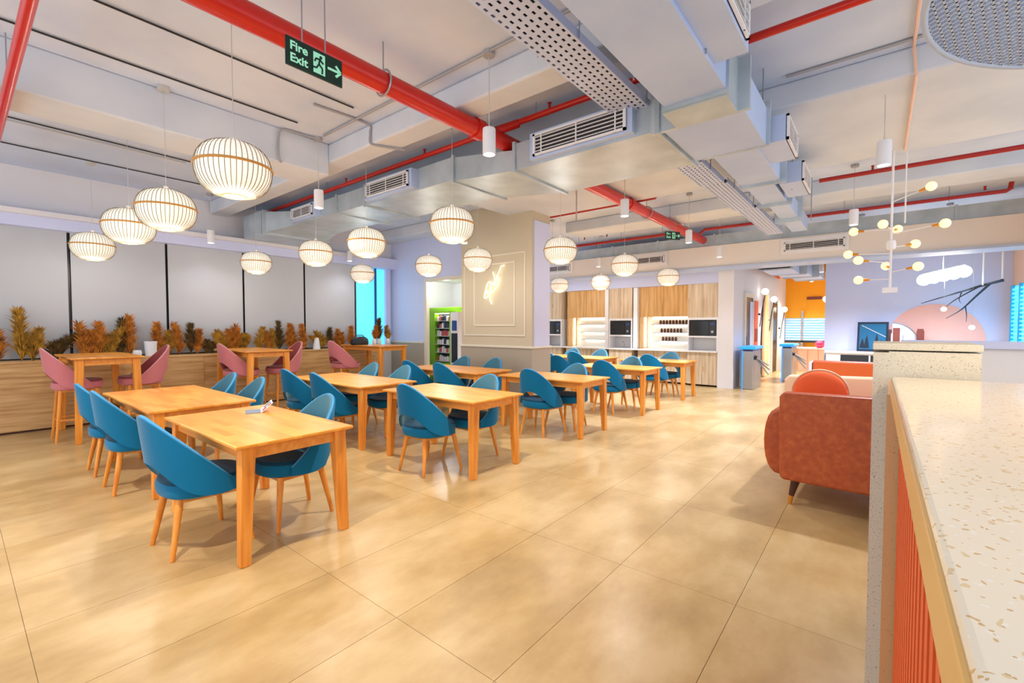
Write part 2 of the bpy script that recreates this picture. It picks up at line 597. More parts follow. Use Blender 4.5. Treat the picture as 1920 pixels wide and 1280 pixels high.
for k, z in enumerate(zs):
    G().box(-0.15, -0.013, -0.295, 0.215, z - 0.012, z).build('shelf', 'shelf_glass', vm)
ORD = ['first', 'second', 'third', 'fourth', 'fifth', 'sixth', 'seventh', 'eighth', 'ninth']
G().box(-0.15, -0.02, -0.29, 0.21, 1.765, 1.779).build('light_strip', 'strip_light', vm)
rows = ['bottom', 'second', 'third', 'fourth', 'fifth', 'top']
for k, z in enumerate(zs):
    for j in range(6):
        h = random.uniform(0.10, 0.15)
        y0 = 7.985 + j * 0.082
        g = G().box(7.54, 7.60, y0, y0 + 0.062, z + 0.001, z + h * 0.8).hexa(
            [(7.54, y0, z + h * 0.8), (7.60, y0, z + h * 0.8), (7.60, y0 + 0.062, z + h * 0.8), (7.54, y0 + 0.062, z + h * 0.8)],
            [(7.56, y0 + 0.008, z + h), (7.58, y0 + 0.008, z + h), (7.58, y0 + 0.054, z + h), (7.56, y0 + 0.054, z + h)])
        o = g.build('snack_packet', random.choice(['product_white', 'product_white', 'product_dark', 'product_red']))
        tag(o, 'snack packet in the %s row of the vending machine, %s from the left' % (rows[k], ORD[5 - j]), 'snack', 'snacks in the %s row of the vending machine' % rows[k])

al = thing('alcove_fill_lamp', 'small round fill lamp added inside the vending alcove', 'ceiling lamp', (7.45, 8.0, 2.585))  # fill lamp added to brighten the dark alcove
G().cone((0, 0, 0.0), (0, 0, 0.034), 0.10, 0.12, 24).build('diffuser', 'strip_light', al)
all_ = bpy.data.lights.new('alcove_fill', 'POINT')
all_.energy = 22
all_.shadow_soft_size = 0.08
alo = bpy.data.objects.new('alcove_fill', all_)
COL.objects.link(alo)
alo.location = (7.45, 8.0, 2.5)

# ------------------------------------------------------------------ dining tables


def make_table(name, label, w, l, h, group, leg_t=0.085, leg_b=0.06):
    t = thing(name, label, 'table', (0, 0, 0), 0, group)
    G().box(-w / 2, w / 2, -l / 2, l / 2, h - 0.022, h).build('tabletop', 'oak_top', t, bevel=0.006)
    ax, ay = w / 2 - 0.085, l / 2 - 0.075
    for sx in (-1, 1):
        for sy in (-1, 1):
            G().leg(sx * (w / 2 - 0.055), sy * (l / 2 - 0.06), leg_b, leg_b, 0, sx * ax, sy * ay, leg_t, leg_t, h - 0.022).build('leg', 'oak_leg', t, bevel=0.006)
    for sx in (-1, 1):
        G().box(sx * (ax + 0.01) - 0.014, sx * (ax + 0.01) + 0.014, -ay + 0.04, ay - 0.04, h - 0.10, h - 0.022).build('apron', 'oak_rail', t)
    for sy in (-1, 1):
        G().box(-ax + 0.04, ax - 0.04, sy * (ay + 0.01) - 0.014, sy * (ay + 0.01) + 0.014, h - 0.10, h - 0.022).build('apron', 'oak_rail', t)
    return t


# chair shell facing +x
def shell(a, b, zs, ztop, zbot, th, lean, hole, n=40, m=9, side=1):
    """grid of points on the shell at radial offset th"""
    T = math.radians(118)
    P = []
    for i in range(n + 1):
        t = -T + 2 * T * i / n
        x0 = -math.cos(t)
        f = (x0 + 1) / (1 - math.cos(T))
        zt = ztop - (ztop - zs - 0.01) * (f ** 0.92)
        zb = zbot + hole * math.exp(-(abs(t) / math.radians(48)) ** 2.6)
        zb = min(zb, zt - 0.02)
        rowp = []
        for k in range(m + 1):
            z = zb + (zt - zb) * k / m
            u = (z - zbot) / (ztop - zbot)
            sc = 1.0 - 0.16 * u * abs(math.sin(t))
            x = x0 * (a + th) - lean * u
            y = math.sin(t) * (b + th) * sc
            rowp.append(Vector((x, y, z)))
        P.append(rowp)
    return P


def grid_faces(n, m, off=0, flip=False):
    fs = []
    for i in range(n):
        for k in range(m):
            q = (off + i * (m + 1) + k, off + (i + 1) * (m + 1) + k, off + (i + 1) * (m + 1) + k + 1, off + i * (m + 1) + k + 1)
            fs.append(q[::-1] if flip else q)
    return fs


def make_chair(name, label, cat, group, mats, dz=0.0):
    t = thing(name, label, cat, (0, 0, 0), 0, group)
    shell_m, lining_m, seat_m, pip_m = mats
    zs, ztop, zbot = 0.43 + dz, 0.90 + dz, 0.385 + dz
    n, m = 40, 9
    mid = shell(0.235, 0.265, zs, ztop, zbot, 0.018, 0.06, 0.215, n, m)
    out = shell(0.235, 0.265, zs, ztop, zbot, 0.036, 0.06, 0.215, n, m)
    inn = shell(0.235, 0.265, zs, ztop, zbot, 0.0, 0.06, 0.215, n, m)
    for nm, A, B, mt in (('backrest', out, mid, shell_m), ('back_lining', mid, inn, lining_m)):
        g = G()
        vs = [p for r in A for p in r] + [p for r in B for p in r]
        off = (n + 1) * (m + 1)
        fs = grid_faces(n, m) + grid_faces(n, m, off, True)
        for i in range(n):
            for k in (0, m):
                fs.append((i * (m + 1) + k, (i + 1) * (m + 1) + k, off + (i + 1) * (m + 1) + k, off + i * (m + 1) + k))
        for i in (0, n):
            for k in range(m):
                fs.append((i * (m + 1) + k, i * (m + 1) + k + 1, off + i * (m + 1) + k + 1, off + i * (m + 1) + k))
        g.add(vs, fs)
        g.build(nm, mt, t, True)
    G().tube([r[m] for r in mid], 0.010, 6).build('piping', pip_m, t, 'all')
    # seat: rounded cushion
    def pad(prof):
        ns = 32
        vs, fs = [], []
        for r, z in prof:
            for i in range(ns):
                q = 2 * PI * i / ns
                c, s = math.cos(q), math.sin(q)
                e = 2.6
                k = (abs(c) ** e + abs(s) ** e) ** (-1 / e)
                xx = 0.235 * k * c * r + (0.03 if c > 0 else 0.0) * r * abs(c)
                vs.append((xx, 0.25 * k * s * r, z + dz))
        for k in range(len(prof) - 1):
            for i in range(ns):
                j = (i + 1) % ns
                fs.append((k * ns + i, k * ns + j, (k + 1) * ns + j, (k + 1) * ns + i))
        fs.append(tuple(range(ns)))
        fs.append(tuple((len(prof) - 1) * ns + i for i in range(ns)))
        return G().add(vs, fs)
    pad([(0.001, 0.365), (0.90, 0.366), (0.98, 0.38), (1.0, 0.40), (1.0, 0.445), (0.97, 0.458), (0.001, 0.458)]).build('seat_base', shell_m, t, True)
    pad([(0.001, 0.455), (0.955, 0.458), (0.965, 0.468), (0.93, 0.482), (0.5, 0.492), (0.001, 0.494)]).build('seat', seat_m, t, True)
    zt = 0.37 + dz
    for (x1, y1, x0, y0) in ((0.17, 0.19, 0.22, 0.255), (0.17, -0.19, 0.22, -0.255), (-0.16, 0.13, -0.225, 0.185), (-0.16, -0.13, -0.225, -0.185)):
        k = 1.0 if dz == 0 else 0.98
        G().cone((x0 * k, y0 * k, 0), (x1, y1, zt), 0.014, 0.024, 12).build('leg', 'oak_leg', t, True)
    G().prism([(-0.17, -0.15), (0.18, -0.20), (0.18, 0.20), (-0.17, 0.15)], 'z', zt - 0.03, zt - 0.004).build('seat_frame', 'oak_rail', t)
    if dz > 0.1:
        f = 0.27 / zt
        q = lambda x1, y1, x0, y0: (x0 * 0.98 + (x1 - x0 * 0.98) * f, y0 * 0.98 + (y1 - y0 * 0.98) * f, 0.27)
        A, B = q(0.17, 0.19, 0.22, 0.255), q(0.17, -0.19, 0.22, -0.255)
        Cc, D = q(-0.16, 0.13, -0.225, 0.185), q(-0.16, -0.13, -0.225, -0.185)
        for a, b in ((A, B), (A, Cc), (B, D), (Cc, D)):
            G().cone(a, b, 0.011, 0.011, 8).build('stretcher', 'oak_leg', t, True)
    return t


TEAL = ('teal_velvet', 'teal_lining', 'teal_seat_shaded', 'teal_piping')
PINK = ('pink_velvet', 'pink_lining', 'pink_lining', 'pink_piping')
first_table = {}
first_chair = [None]


def put_table(kind, label, cx, cy, group):
    w, l, h = {'small': (0.77, 1.42, 0.75), 'long': (0.84, 1.78, 0.75), 'high': (0.72, 1.4, 1.07)}[kind]
    if kind not in first_table:
        t = make_table('high_table' if kind == 'high' else 'dining_table', label, w, l, h, group)
        t.location = (cx, cy, 0)
        first_table[kind] = t
    else:
        t = dup(first_table[kind], label, (cx, cy, 0), 0, group)
    return t


def put_chair(label, x, y, rz, group):
    rz += random.uniform(-0.05, 0.05)
    if first_chair[0] is None:
        c = make_chair('dining_chair', label, 'chair', group, TEAL)
        c.location = (x, y, 0)
        c.rotation_euler = (0, 0, rz)
        first_chair[0] = c
    else:
        dup(first_chair[0], label, (x, y, 0), rz, group)


GT, GC = 'wooden dining tables', 'teal dining chairs'
front = [('the nearest table, the one with the brochure', 'wooden dining table nearest the camera, with a brochure on it', 1.42),
         ('the second table of the aisle row', 'second wooden table of the aisle row, behind the brochure table', 3.43),
         ('the third table of the aisle row', 'third wooden table of the aisle row, in front of the column', 5.44),
         ('the fourth table of the aisle row', 'fourth wooden table of the aisle row, right of the column', 7.44),
         ('the fifth table of the aisle row', 'farthest wooden table of the aisle row, nearest the kitchen units', 9.42)]
for nm, lb, x in front:
    put_table('small', lb, x, 3.63, GT)
    put_chair('teal chair left of ' + nm + ', back to camera', x - 0.375, 3.57, 0, GC)
    put_chair('teal chair right of ' + nm + ', facing left', x + 0.20 + 0.02, 3.52, PI, GC)
back = [('the wall-side table behind the brochure table', 'wooden table behind the brochure table, nearer the planter bench', 1.43),
        ('the middle table of the inner row', 'middle wooden table of the inner row, with a white glare spot', 3.40),
        ('the inner table beside the column', 'wooden table of the inner row left of the column', 5.38),
        ('the far inner table behind the column', 'wooden table half hidden behind the column, near the kitchen', 9.35)]
for nm, lb, x in back:
    put_table('long', lb, x, 5.57, GT)
    for y, w in ((5.27, 'nearer'), (6.05, 'farther')):
        put_chair('%s teal chair left of %s' % (w, nm), x - 0.36, y, 0, GC)
        put_chair('%s teal chair right of %s' % (w, nm), x + 0.40, y, PI, GC)
put_table('long', 'wooden table directly behind the column, mostly hidden by it', 11.0 - 3.1, 6.3, GT)
put_chair('teal chair just right of the column edge, half hidden', 7.65, 4.95, 0.3, GC)

# brochure on the nearest table
bro = thing('brochure', 'open printed brochure lying on the nearest table', 'brochure', (1.62, 4.02, 0.751), math.radians(-20))
G().hexa([(-0.11, -0.10, 0.0), (0.0, -0.10, 0.0), (0.0, 0.10, 0.0), (-0.11, 0.10, 0.0)], [(-0.11, -0.10, 0.003), (0.0, -0.10, 0.003), (0.0, 0.10, 0.003), (-0.11, 0.10, 0.003)]).build('flat_page', 'print_grey', bro)
G().hexa([(0.0, -0.10, 0.0), (0.003, -0.10, 0.0), (0.003, 0.10, 0.0), (0.0, 0.10, 0.0)], [(0.085, -0.10, 0.075), (0.088, -0.10, 0.075), (0.088, 0.10, 0.075), (0.085, 0.10, 0.075)]).build('raised_page', 'magazine_page', bro)
for (u0, u1, v0, v1, mt) in ((0.15, 0.5, -0.08, -0.02, 'print_red'), (0.3, 0.9, 0.0, 0.07, 'print_grey'), (0.6, 0.9, -0.08, -0.03, 'print_red')):
    q = lambda u, v, e: (0.085 * u - e * 0.66, v, 0.075 * u + e * 0.75)
    G().hexa([q(u0, v0, 0), q(u1, v0, 0), q(u1, v1, 0), q(u0, v1, 0)], [q(u0, v0, .0012), q(u1, v0, .0012), q(u1, v1, .0012), q(u0, v1, .0012)]).build('printed_picture', mt, bro)

# high tables and stools
GH, GS = 'high tables by the planter bench', 'pink bar stools'
ht = [('first high table', 'high wooden table below the leftmost blinds', 1.27), ('second high table', 'middle high wooden table against the planter bench', 3.24),
      ('third high table', 'rightmost high wooden table, with a black bag on it', 5.65)]
st0 = None
for k, (nm, lb, x) in enumerate(ht):
    put_table('high', lb, x, 8.32, GH)
    for sx, w, dx in ((1, 'left', -0.25), (-1, 'right', 0.43)):
        if k == 2 and sx < 0:
            continue
        lab = 'pink bar stool with oak legs %s of the %s' % (w, nm)
        xx = x + dx if k < 2 else x - 0.78
        if st0 is None:
            st0 = make_chair('bar_stool', lab, 'bar stool', GS, PINK, 0.285)
            st0.location = (xx, 8.15, 0)
        else:
            dup(st0, lab, (xx, 8.15, 0), 0 if sx > 0 else PI, GS)

bag = thing('bag', 'small black bag on the rightmost high table', 'bag', (5.45, 8.55, 1.071))
G().lathe([(0.001, 0), (0.19, 0.0), (0.205, 0.04), (0.19, 0.12), (0.12, 0.17), (0.001, 0.18)], 20, (0, 0, 0), 1, 0.6).build('body', 'bag_black', bag, True)
G().tube(catmull([(-0.1, 0, 0.15), (-0.07, 0, 0.2), (0.07, 0, 0.2), (0.1, 0, 0.15)], 5), 0.01, 6).build('handle', 'bag_black', bag, 'all')

# ------------------------------------------------------------------ plumes in the planter
pv = []


def plume_variant(seed, h, lean, spread, mat, arch=0.0):
    r = random.Random(seed)
    g = G()
    st = G()
    nst = 1 if spread < 0.10 else 3
    for s in range(nst):
        bx = r.uniform(-spread, spread) * 0.6
        tipx = bx + lean * h + r.uniform(-0.5, 0.5) * spread
        tipy = r.uniform(-0.05, 0.05)
        hh = h * (1.0 if s == 0 else r.uniform(0.65, 0.9))
        pts = []
        for k in range(7):
            u = k / 6
            pts.append(Vector((bx + (tipx - bx) * u + arch * u * u * h, tipy * u, hh * (u - 0.3 * abs(arch) * u * u))))
        st.tube(pts, [0.008 * (1 - 0.7 * k / 6) for k in range(7)], 5)
        nb = 300 if nst == 1 else 210
        for b in range(nb):
            u = r.uniform(0.0, 0.98)
            k = min(5, int(u * 6))
            p = pts[k].lerp(pts[k + 1], u * 6 - k)
            an = r.uniform(0, 2 * PI)
            up = r.uniform(1.3, 3.4)
            d = Vector((math.cos(an), 0.6 * math.sin(an), up)).normalized()
            ln = (0.19 + 0.09 * r.random()) * (1.0 - 0.55 * u) * (1.15 if spread > 0.1 else 1.0) * (0.6 + h)
            sd = d.cross(Vector((0.3, 1, 0.2))).normalized() * 0.0055
            q = p + d * ln * 0.55
            e = p + d * ln + Vector((d.x, d.y, -0.5)) * ln * 0.22
            g.add([p - sd * 0.5, p + sd * 0.5, q + sd, q - sd, e], [(0, 1, 2, 3), (3, 2, 4)])
    return g, st


plants = [(2, .33, .0, .08, 1, 0.0, 'olive plume at the very left edge of the planter'), (38, .56, .0, .06, 0, 0.0, 'tall upright olive plume, leftmost tall one in the planter'),
          (72, .34, .05, .12, 0, 0.05, 'bushy olive plume between the tall left plume and the first stool'), (98, .34, .15, .10, 2, 0.5, 'dark plume arching right behind the first pink stool'),
          (152, .42, -.12, .07, 1, -.05, 'rust plume leaning left, at the second blind'), (176, .42, .06, .10, 1, 0.0, 'upright rust plume behind the first high table'),
          (203, .35, .05, .13, 0, 0.15, 'wide olive plume behind the first high table'), (229, .46, .05, .06, 2, 0.0, 'dark slim plume beside the tall orange plume'),
          (246, .50, -.02, .07, 1, 0.0, 'tall orange plume left of the white vase'), (296, .41, .0, .05, 1, 0.0, 'slim rust plume right of the white vase'),
          (312, .31, .0, .06, 0, 0.0, 'short olive plume beside the blind gap'), (331, .41, -.06, .08, 1, 0.0, 'rust plume right of the blind gap'),
          (357, .40, .0, .05, 2, 0.0, 'slim dark plume alone before the third blind'), (374, .32, .05, .06, 1, 0.0, 'orange plume right of the slim dark plume'),
          (392, .18, .0, .10, 2, 0.2, 'low dark tuft left of the second high table'), (412, .32, -.1, .10, 0, -.1, 'olive plume leaning left behind the second high table'),
          (436, .38, .0, .12, 1, 0.0, 'bushy rust plume behind the second high table'), (458, .26, .05, .12, 0, 0.2, 'low spreading plume at the right of the rust bush'),
          (484, .36, .1, .05, 0, 0.1, 'thin plume leaning right at the middle of the planter'), (498, .28, .0, .08, 1, 0.0, 'short rust plume above the second high table'),
          (513, .32, .0, .06, 0, 0.0, 'olive cone shaped plume above the second high table'), (526, .44, -.06, .05, 2, 0.0, 'tallest thin dark plume near the second high table'),
          (543, .40, -.02, .05, 1, 0.0, 'first of three rust plumes in a row'), (554, .40, -.12, .05, 1, 0.0, 'second of three rust plumes in a row'),
          (567, .40, -.14, .05, 1, 0.0, 'third of three rust plumes in a row'), (600, .30, .0, .12, 0, -0.35, 'olive plume arching left beside the white cone'),
          (616, .34, .05, .07, 2, 0.0, 'dark plume behind the third pink stool'), (637, .32, .0, .10, 1, 0.0, 'rust plume behind the third pink stool'),
          (656, .36, .05, .05, 1, 0.0, 'rust plume beside the black bag')]
# each plume stands in the planter soil at y = 9.3
pm = ['plume', 'plume_rust', 'plume_dark']
XP = lambda px: 9.28 * math.tan(PI / 2 - YAW + math.atan((px - 960.0) / 850.0) )
for k, (px, h, lean, spread, mi, arch, lb) in enumerate(plants):
    h *= 1.22
    g, stg = plume_variant(100 + k, h, lean, spread, mi, arch)
    t = thing('dried_plume', lb, 'dried plant', (XP(px), 9.28, 0.97), 0, 'dried plumes in the planter')
    g.build('feathers', pm[mi], t)
    stg.build('stems', 'plume_dark', t)
for px, h, mi, lb in ((702, .36, 1, 'rust plume in the first white vase on the rightmost high table'), (711, .52, 2, 'dark green plume on the rightmost high table'), (727, .36, 0, 'golden plume in the last vase on the rightmost high table')):
    x = 8.6 * math.tan(PI / 2 - YAW + math.atan((px - 960.0) / 850.0))
    g, stg = plume_variant(200 + px, h - 0.06, 0, 0.05, mi)
    t = thing('dried_plume', lb, 'dried plant', (x, 8.6, 1.13), 0, 'dried plumes on the high table')
    g.build('feathers', pm[mi], t)
    stg.build('stems', 'plume_dark', t)
    v_ = G().lathe([(0.001, 0), (0.035, 0.0), (0.05, 0.05), (0.04, 0.10), (0.03, 0.12), (0.025, 0.12), (0.025, 0.03), (0.001, 0.03)], 16).build('vase', 'pot_white', None, True, loc=(x, 8.6, 1.071))
    tag(v_, {702: 'white vase nearest the black bag', 711: 'middle small white vase on the high table', 727: 'rightmost small white vase on the high table'}[px], 'vase', 'small white vases')
vz = G().lathe([(0.001, 0), (0.075, 0.0), (0.085, 0.2), (0.09, 0.24), (0.08, 0.24), (0.07, 0.02), (0.001, 0.02)], 20).build('vase', 'pot_white', None, True, loc=(XP(281), 9.25, 0.98))
tag(vz, 'tall white vase in the planter behind the first pink stools', 'vase')
vz = G().lathe([(0.001, 0), (0.075, 0.0), (0.05, 0.2), (0.035, 0.24), (0.02, 0.24), (0.02, 0.05), (0.001, 0.05)], 20).build('vase', 'pot_white', None, True, loc=(XP(592), 9.25, 0.98))
tag(vz, 'white cone shaped vase in the planter left of third stool', 'vase')
vz = G().lathe([(0.001, 0), (0.05, 0.0), (0.06, 0.06), (0.05, 0.1), (0.04, 0.1), (0.04, 0.02), (0.001, 0.02)], 20).build('vase', 'pot_white', None, True, loc=(XP(254), 9.2, 0.98))
tag(vz, 'low round white pot left of the tall white vase', 'vase')

# ------------------------------------------------------------------ lantern pendants
lan = [None]


def make_lantern(label, loc, group):
    t = thing('lantern_pendant', label, 'pendant lamp', loc, 0, group)
    R, Hh = 0.24, 0.185
    prof = []
    for k in range(13):
        a = -PI / 2 * 0.92 + PI * 0.92 * k / 12
        prof.append((R * (math.cos(a) ** 0.58), Hh * math.sin(a) / math.sin(PI / 2 * 0.92)))
    g = G()
    vs, fs, n = [], [], 32
    for r, z in prof:
        for i in range(n):
            vs.append((r * math.cos(2 * PI * i / n), r * math.sin(2 * PI * i / n), z))
    for k in range(len(prof) - 1):
        for i in range(n):
            j = (i + 1) % n
            fs.append((k * n + i, k * n + j, (k + 1) * n + j, (k + 1) * n + i))
    g.add(vs, fs).build('shade', 'lamp_paper', t, 'all')
    rb = G()
    for i in range(44):
        a = 2 * PI * i / 44
        rb.tube([((r + 0.004) * math.cos(a), (r + 0.004) * math.sin(a), z) for r, z in prof], 0.0028, 3)
    rb.build('ribs', 'lamp_rib', t)
    ring = lambda r, z, w, mt, nm: G().tube([(r * math.cos(2 * PI * i / 40), r * math.sin(2 * PI * i / 40), z) for i in range(40)], w, 6, True).build(nm, mt, t, 'all')
    ring(R + 0.006, 0.015, 0.009, 'bamboo', 'middle_band')
    ring(prof[0][0], prof[0][1], 0.007, 'bamboo', 'bottom_ring')
    ring(prof[-1][0], prof[-1][1], 0.007, 'bamboo', 'top_ring')
    G().ball((0, 0, 0.02), 0.05).build('bulb', 'bulb_glow', t, 'all')
    G().cone((0, 0, 0.06), (0, 0, Hh + 0.04), 0.02, 0.02, 10).bar((-prof[-1][0], 0, Hh), (prof[-1][0], 0, Hh), 0.006, 0.006).build('holder', 'cord', t)
    G().cone((0, 0, Hh + 0.04), (0, 0, ZS - 2.58), 0.0028, 0.0028, 6).build('cord', 'cord', t)
    G().cone((0, 0, ZS - 2.58 - 0.04), (0, 0, ZS - 2.58), 0.05, 0.05, 14).build('ceiling_rose', 'cord', t)
    return t


LANT = [(1.31, 3.62, 'largest lantern pendant, hanging nearest the camera'), (1.34, 5.36, 'second largest lantern, right of the overlapped one'),
        (1.29, 6.55, 'lantern half covered by the second largest lantern'), (1.29, 8.6, 'leftmost lantern, low in front of the left blinds'),
        (3.42, 8.55, 'lantern hanging before the gap of the third and fourth blinds'), (3.56, 6.74, 'lantern below the cross duct, left of the middle pair'),
        (3.54, 5.36, 'lantern below the cross duct, right of the middle pair'), (5.55, 8.57, 'lantern hanging in front of the cyan window'),
        (3.53, 3.70, 'large lantern left of the column above the second aisle table'), (5.60, 6.50, 'lantern above the alcove with the vending machine'),
        (5.62, 5.28, 'lantern just left of the neon sign'), (5.70, 3.68, 'lantern right of the column, above the third aisle table'),
        (7.80, 3.64, 'lantern above the fourth aisle table'), (10.42, 6.75, 'smallest lantern, at the right edge of the column'),
        (10.4, 5.5, 'small lantern in front of the left kitchen units'), (10.3, 3.74, 'lantern in front of the right kitchen units')]
for k, (x, y, lb) in enumerate(LANT):
    if k == 0:
        lan[0] = make_lantern(lb, (x, y, 2.58), 'round lantern pendants')
    else:
        dup(lan[0], lb, (x, y, 2.58), None, 'round lantern pendants')
    gl = bpy.data.lights.new('lantern_glow', 'POINT')
    gl.energy = LANTERN_W
    gl.color = (1.0, 0.93, 0.82)
    gl.shadow_soft_size = 0.07
    go = bpy.data.objects.new('lantern_glow', gl)
    COL.objects.link(go)
    go.location = (x, y, 2.58 - 0.27)

# ------------------------------------------------------------------ cylinder spot lights
SPOTS = [(2.88, 2.57, LAMP_WARM, 'white cylinder spotlight by the end of the thick red pipe'), (2.86, 5.33, LAMP_WARM, 'white cylinder spotlight left of the cross duct grille'),
         (5.58, 2.61, LAMP_COOL, 'white cylinder spotlight in front of the red pipe beyond the duct'), (8.04, 2.57, LAMP_COOL, 'white cylinder spotlight at the far end of the red pipe'),
         (10.1, 2.6, LAMP_COOL, 'small white spotlight before the kitchen wall end'), (5.29, -0.01, LAMP_COOL, 'large white cylinder spotlight above the chandelier'),
         (2.87, 9.0, LAMP_COOL, 'white spotlight left of the cross duct end'), (5.58, 9.1, LAMP_COOL, 'small white spotlight near the cyan window'),
         (5.65, 5.62, LAMP_COOL, 'small white spotlight behind the lantern left of column'), (0.3, 2.57, LAMP_WARM, 'white cylinder spotlight above the camera, out of frame'),
         (-0.35, 5.33, LAMP_WARM, 'unseen white cylinder spotlight added left of the frame'), (8.1, 0.3, LAMP_COOL, 'added white cylinder spotlight over the lounge'),  # left one is an unseen added light source; lounge one added to brighten
         (8.2, 5.5, LAMP_COOL, 'added white cylinder spotlight behind the column'), (9.9, 5.3, LAMP_COOL, 'added white cylinder spotlight in front of the left kitchen bay'),  # both added to light up the back of the room
         (11.75, 0.3, LAMP_COOL, 'added white spotlight before the lounge wall, beyond the bulkhead'), (11.75, -1.0, LAMP_COOL, 'added white spotlight in the right lounge corner, beyond the bulkhead'),  # pair added for a brighter lounge
         (14.6, 1.2, LAMP_WARM, 'white spotlight over the lobby turnstiles'), (17.5, 1.7, LAMP_WARM, 'white spotlight over the far orange lobby')]
sp0 = None
for k, (x, y, c, lb) in enumerate(SPOTS):
    if sp0 is None:
        sp0 = t = thing('spotlight', lb, 'spotlight', (x, y, 2.9), 0, 'cylinder spotlights')
        G().lathe([(0.001, 0.215), (0.052, 0.215), (0.055, 0.20), (0.055, 0.0), (0.047, 0.0), (0.047, 0.03), (0.001, 0.03)], 24).build('housing', 'white_lacquer', t, True)
        G().cone((0, 0, 0.012), (0, 0, 0.02), 0.046, 0.046, 20).build('lens', 'bulb_glow', t)
        G().cone((0, 0, 0.21), (0, 0, ZS - 2.9), 0.004, 0.004, 6).build('cord', 'cord', t)
        G().cone((0, 0, ZS - 2.94), (0, 0, ZS - 2.9), 0.05, 0.05, 14).build('ceiling_box', 'conduit', t)
    else:
        t = dup(sp0, lb, (x, y, 2.9), None, 'cylinder spotlights')
    ld = bpy.data.lights.new('spot_beam', 'SPOT')
    ld.energy = SPOT_W * (0.06 if y > 8.5 else 0.1 if lb.startswith('small white spotlight beh') else 0.4 if lb.startswith('small white spotlight b') else 2.6 if x > 14 else 2.2 if x > 11 else 1.9 if x > 7.5 else 1.0)
    ld.color = c
    ld.spot_size = math.radians(125)
    ld.spot_blend = 0.9
    ld.shadow_soft_size = 0.04
    lo = bpy.data.objects.new('spot_beam', ld)
    COL.objects.link(lo)
    lo.location = (x, y, 2.895)

# ------------------------------------------------------------------ fire pipes
def pipe(name, label, pts, r, mat, n=12):
    t = thing(name, label, 'pipe', pts[0])
    o = Vector(pts[0])
    G().tube([Vector(p) - o for p in pts], r, n).build('pipe_run', mat, t, True)
    return t, o


t, o = pipe('fire_pipe', 'thick red fire main running diagonally across the ceiling', [(-1.5, 3.15, 3.425), (11.0, 3.15, 3.425)], 0.085, 'red_paint', 16)
for x in (-0.6, 2.25, 5.0, 7.6, 9.6):
    hg = G()
    hg.tube([(x - o.x, 0.10 * math.cos(a), 0.10 * math.sin(a)) for a in [2 * PI * i / 18 for i in range(18)]], 0.009, 5, True)
    hg.cone((x - o.x, 0, 0.10), (x - o.x, 0, ZS - 3.425), 0.006, 0.006, 6)
    hg.build('hanger', 'steel', t, True)
for x in (3.35, 6.9):
    G().cone((x - o.x - 0.05, 0, 0), (x - o.x + 0.05, 0, 0), 0.10, 0.10, 16).build('coupling', 'red_paint', t, True)


def sprinkler(t, pos):
    G().cone(pos, Vector(pos) + Vector((0, 0, 0.05)), 0.016, 0.012, 8).cone(Vector(pos) + Vector((0, 0, 0.05)), Vector(pos) + Vector((0, 0, 0.06)), 0.02, 0.02, 10).build('sprinkler_head', 'red_dark', t)


branches = [('thin red sprinkler pipe crossing above the cross duct', [(3.82, 9.2, 3.61), (3.82, -2.5, 3.61)], (6.3, 4.5, 2.6, 1.2)),
            ('red sprinkler pipe ending left of the column', [(7.35, 7.3, 3.58), (7.35, 2.9, 3.58), (7.35, 2.85, 3.65), (7.45, 2.85, 3.72)], (7.1, 5.0, 4.4)),
            ('far left red sprinkler pipe above the kitchen lanterns', [(9.75, 6.4, 3.44), (9.75, 3.2, 3.44)], (5.6, 5.0)),
            ('red sprinkler pipe passing behind the large right spotlight', [(7.9, 0.7, 3.55), (7.9, -3, 3.55)], (0.1,)),
            ('red sprinkler pipe above the chandelier with an upturned end', [(9.75, 2.9, 3.36), (9.75, 2.8, 3.44), (9.75, -1.42, 3.44), (9.75, -1.46, 3.47), (9.75, -1.47, 3.56)], (-1.2, 1.4)),
            ('red pipe at the top left corner of the ceiling', [(0.331, 9.2, 3.3), (0.331, 2.2, 3.3)], (6.5,))]
for lb, pts, sp in branches:
    t, o = pipe('sprinkler_pipe', lb, pts, 0.03 if 'corner' not in lb else 0.034, 'red_paint' if pts[0][0] < 5 else 'red_dark')
    for y in sp:
        sprinkler(t, (0, y - o.y, (0.13 if pts[0][2] < 3.5 else 0.025)))
    for y in [(pts[0][1] * (1 - u) + pts[-1][1] * u) for u in (0.2, 0.55, 0.85)]:
        G().cone((0, y - o.y, 0.03), (0, y - o.y, ZS - o.z), 0.005, 0.005, 6).build('hanger', 'steel', t)
t, o = pipe('sprinkler_pipe', 'red elbow pipe linking the thick main to the sprinkler pipe', [(3.60, 3.15, 3.48), (3.82, 3.0, 3.60)], 0.045, 'red_paint')

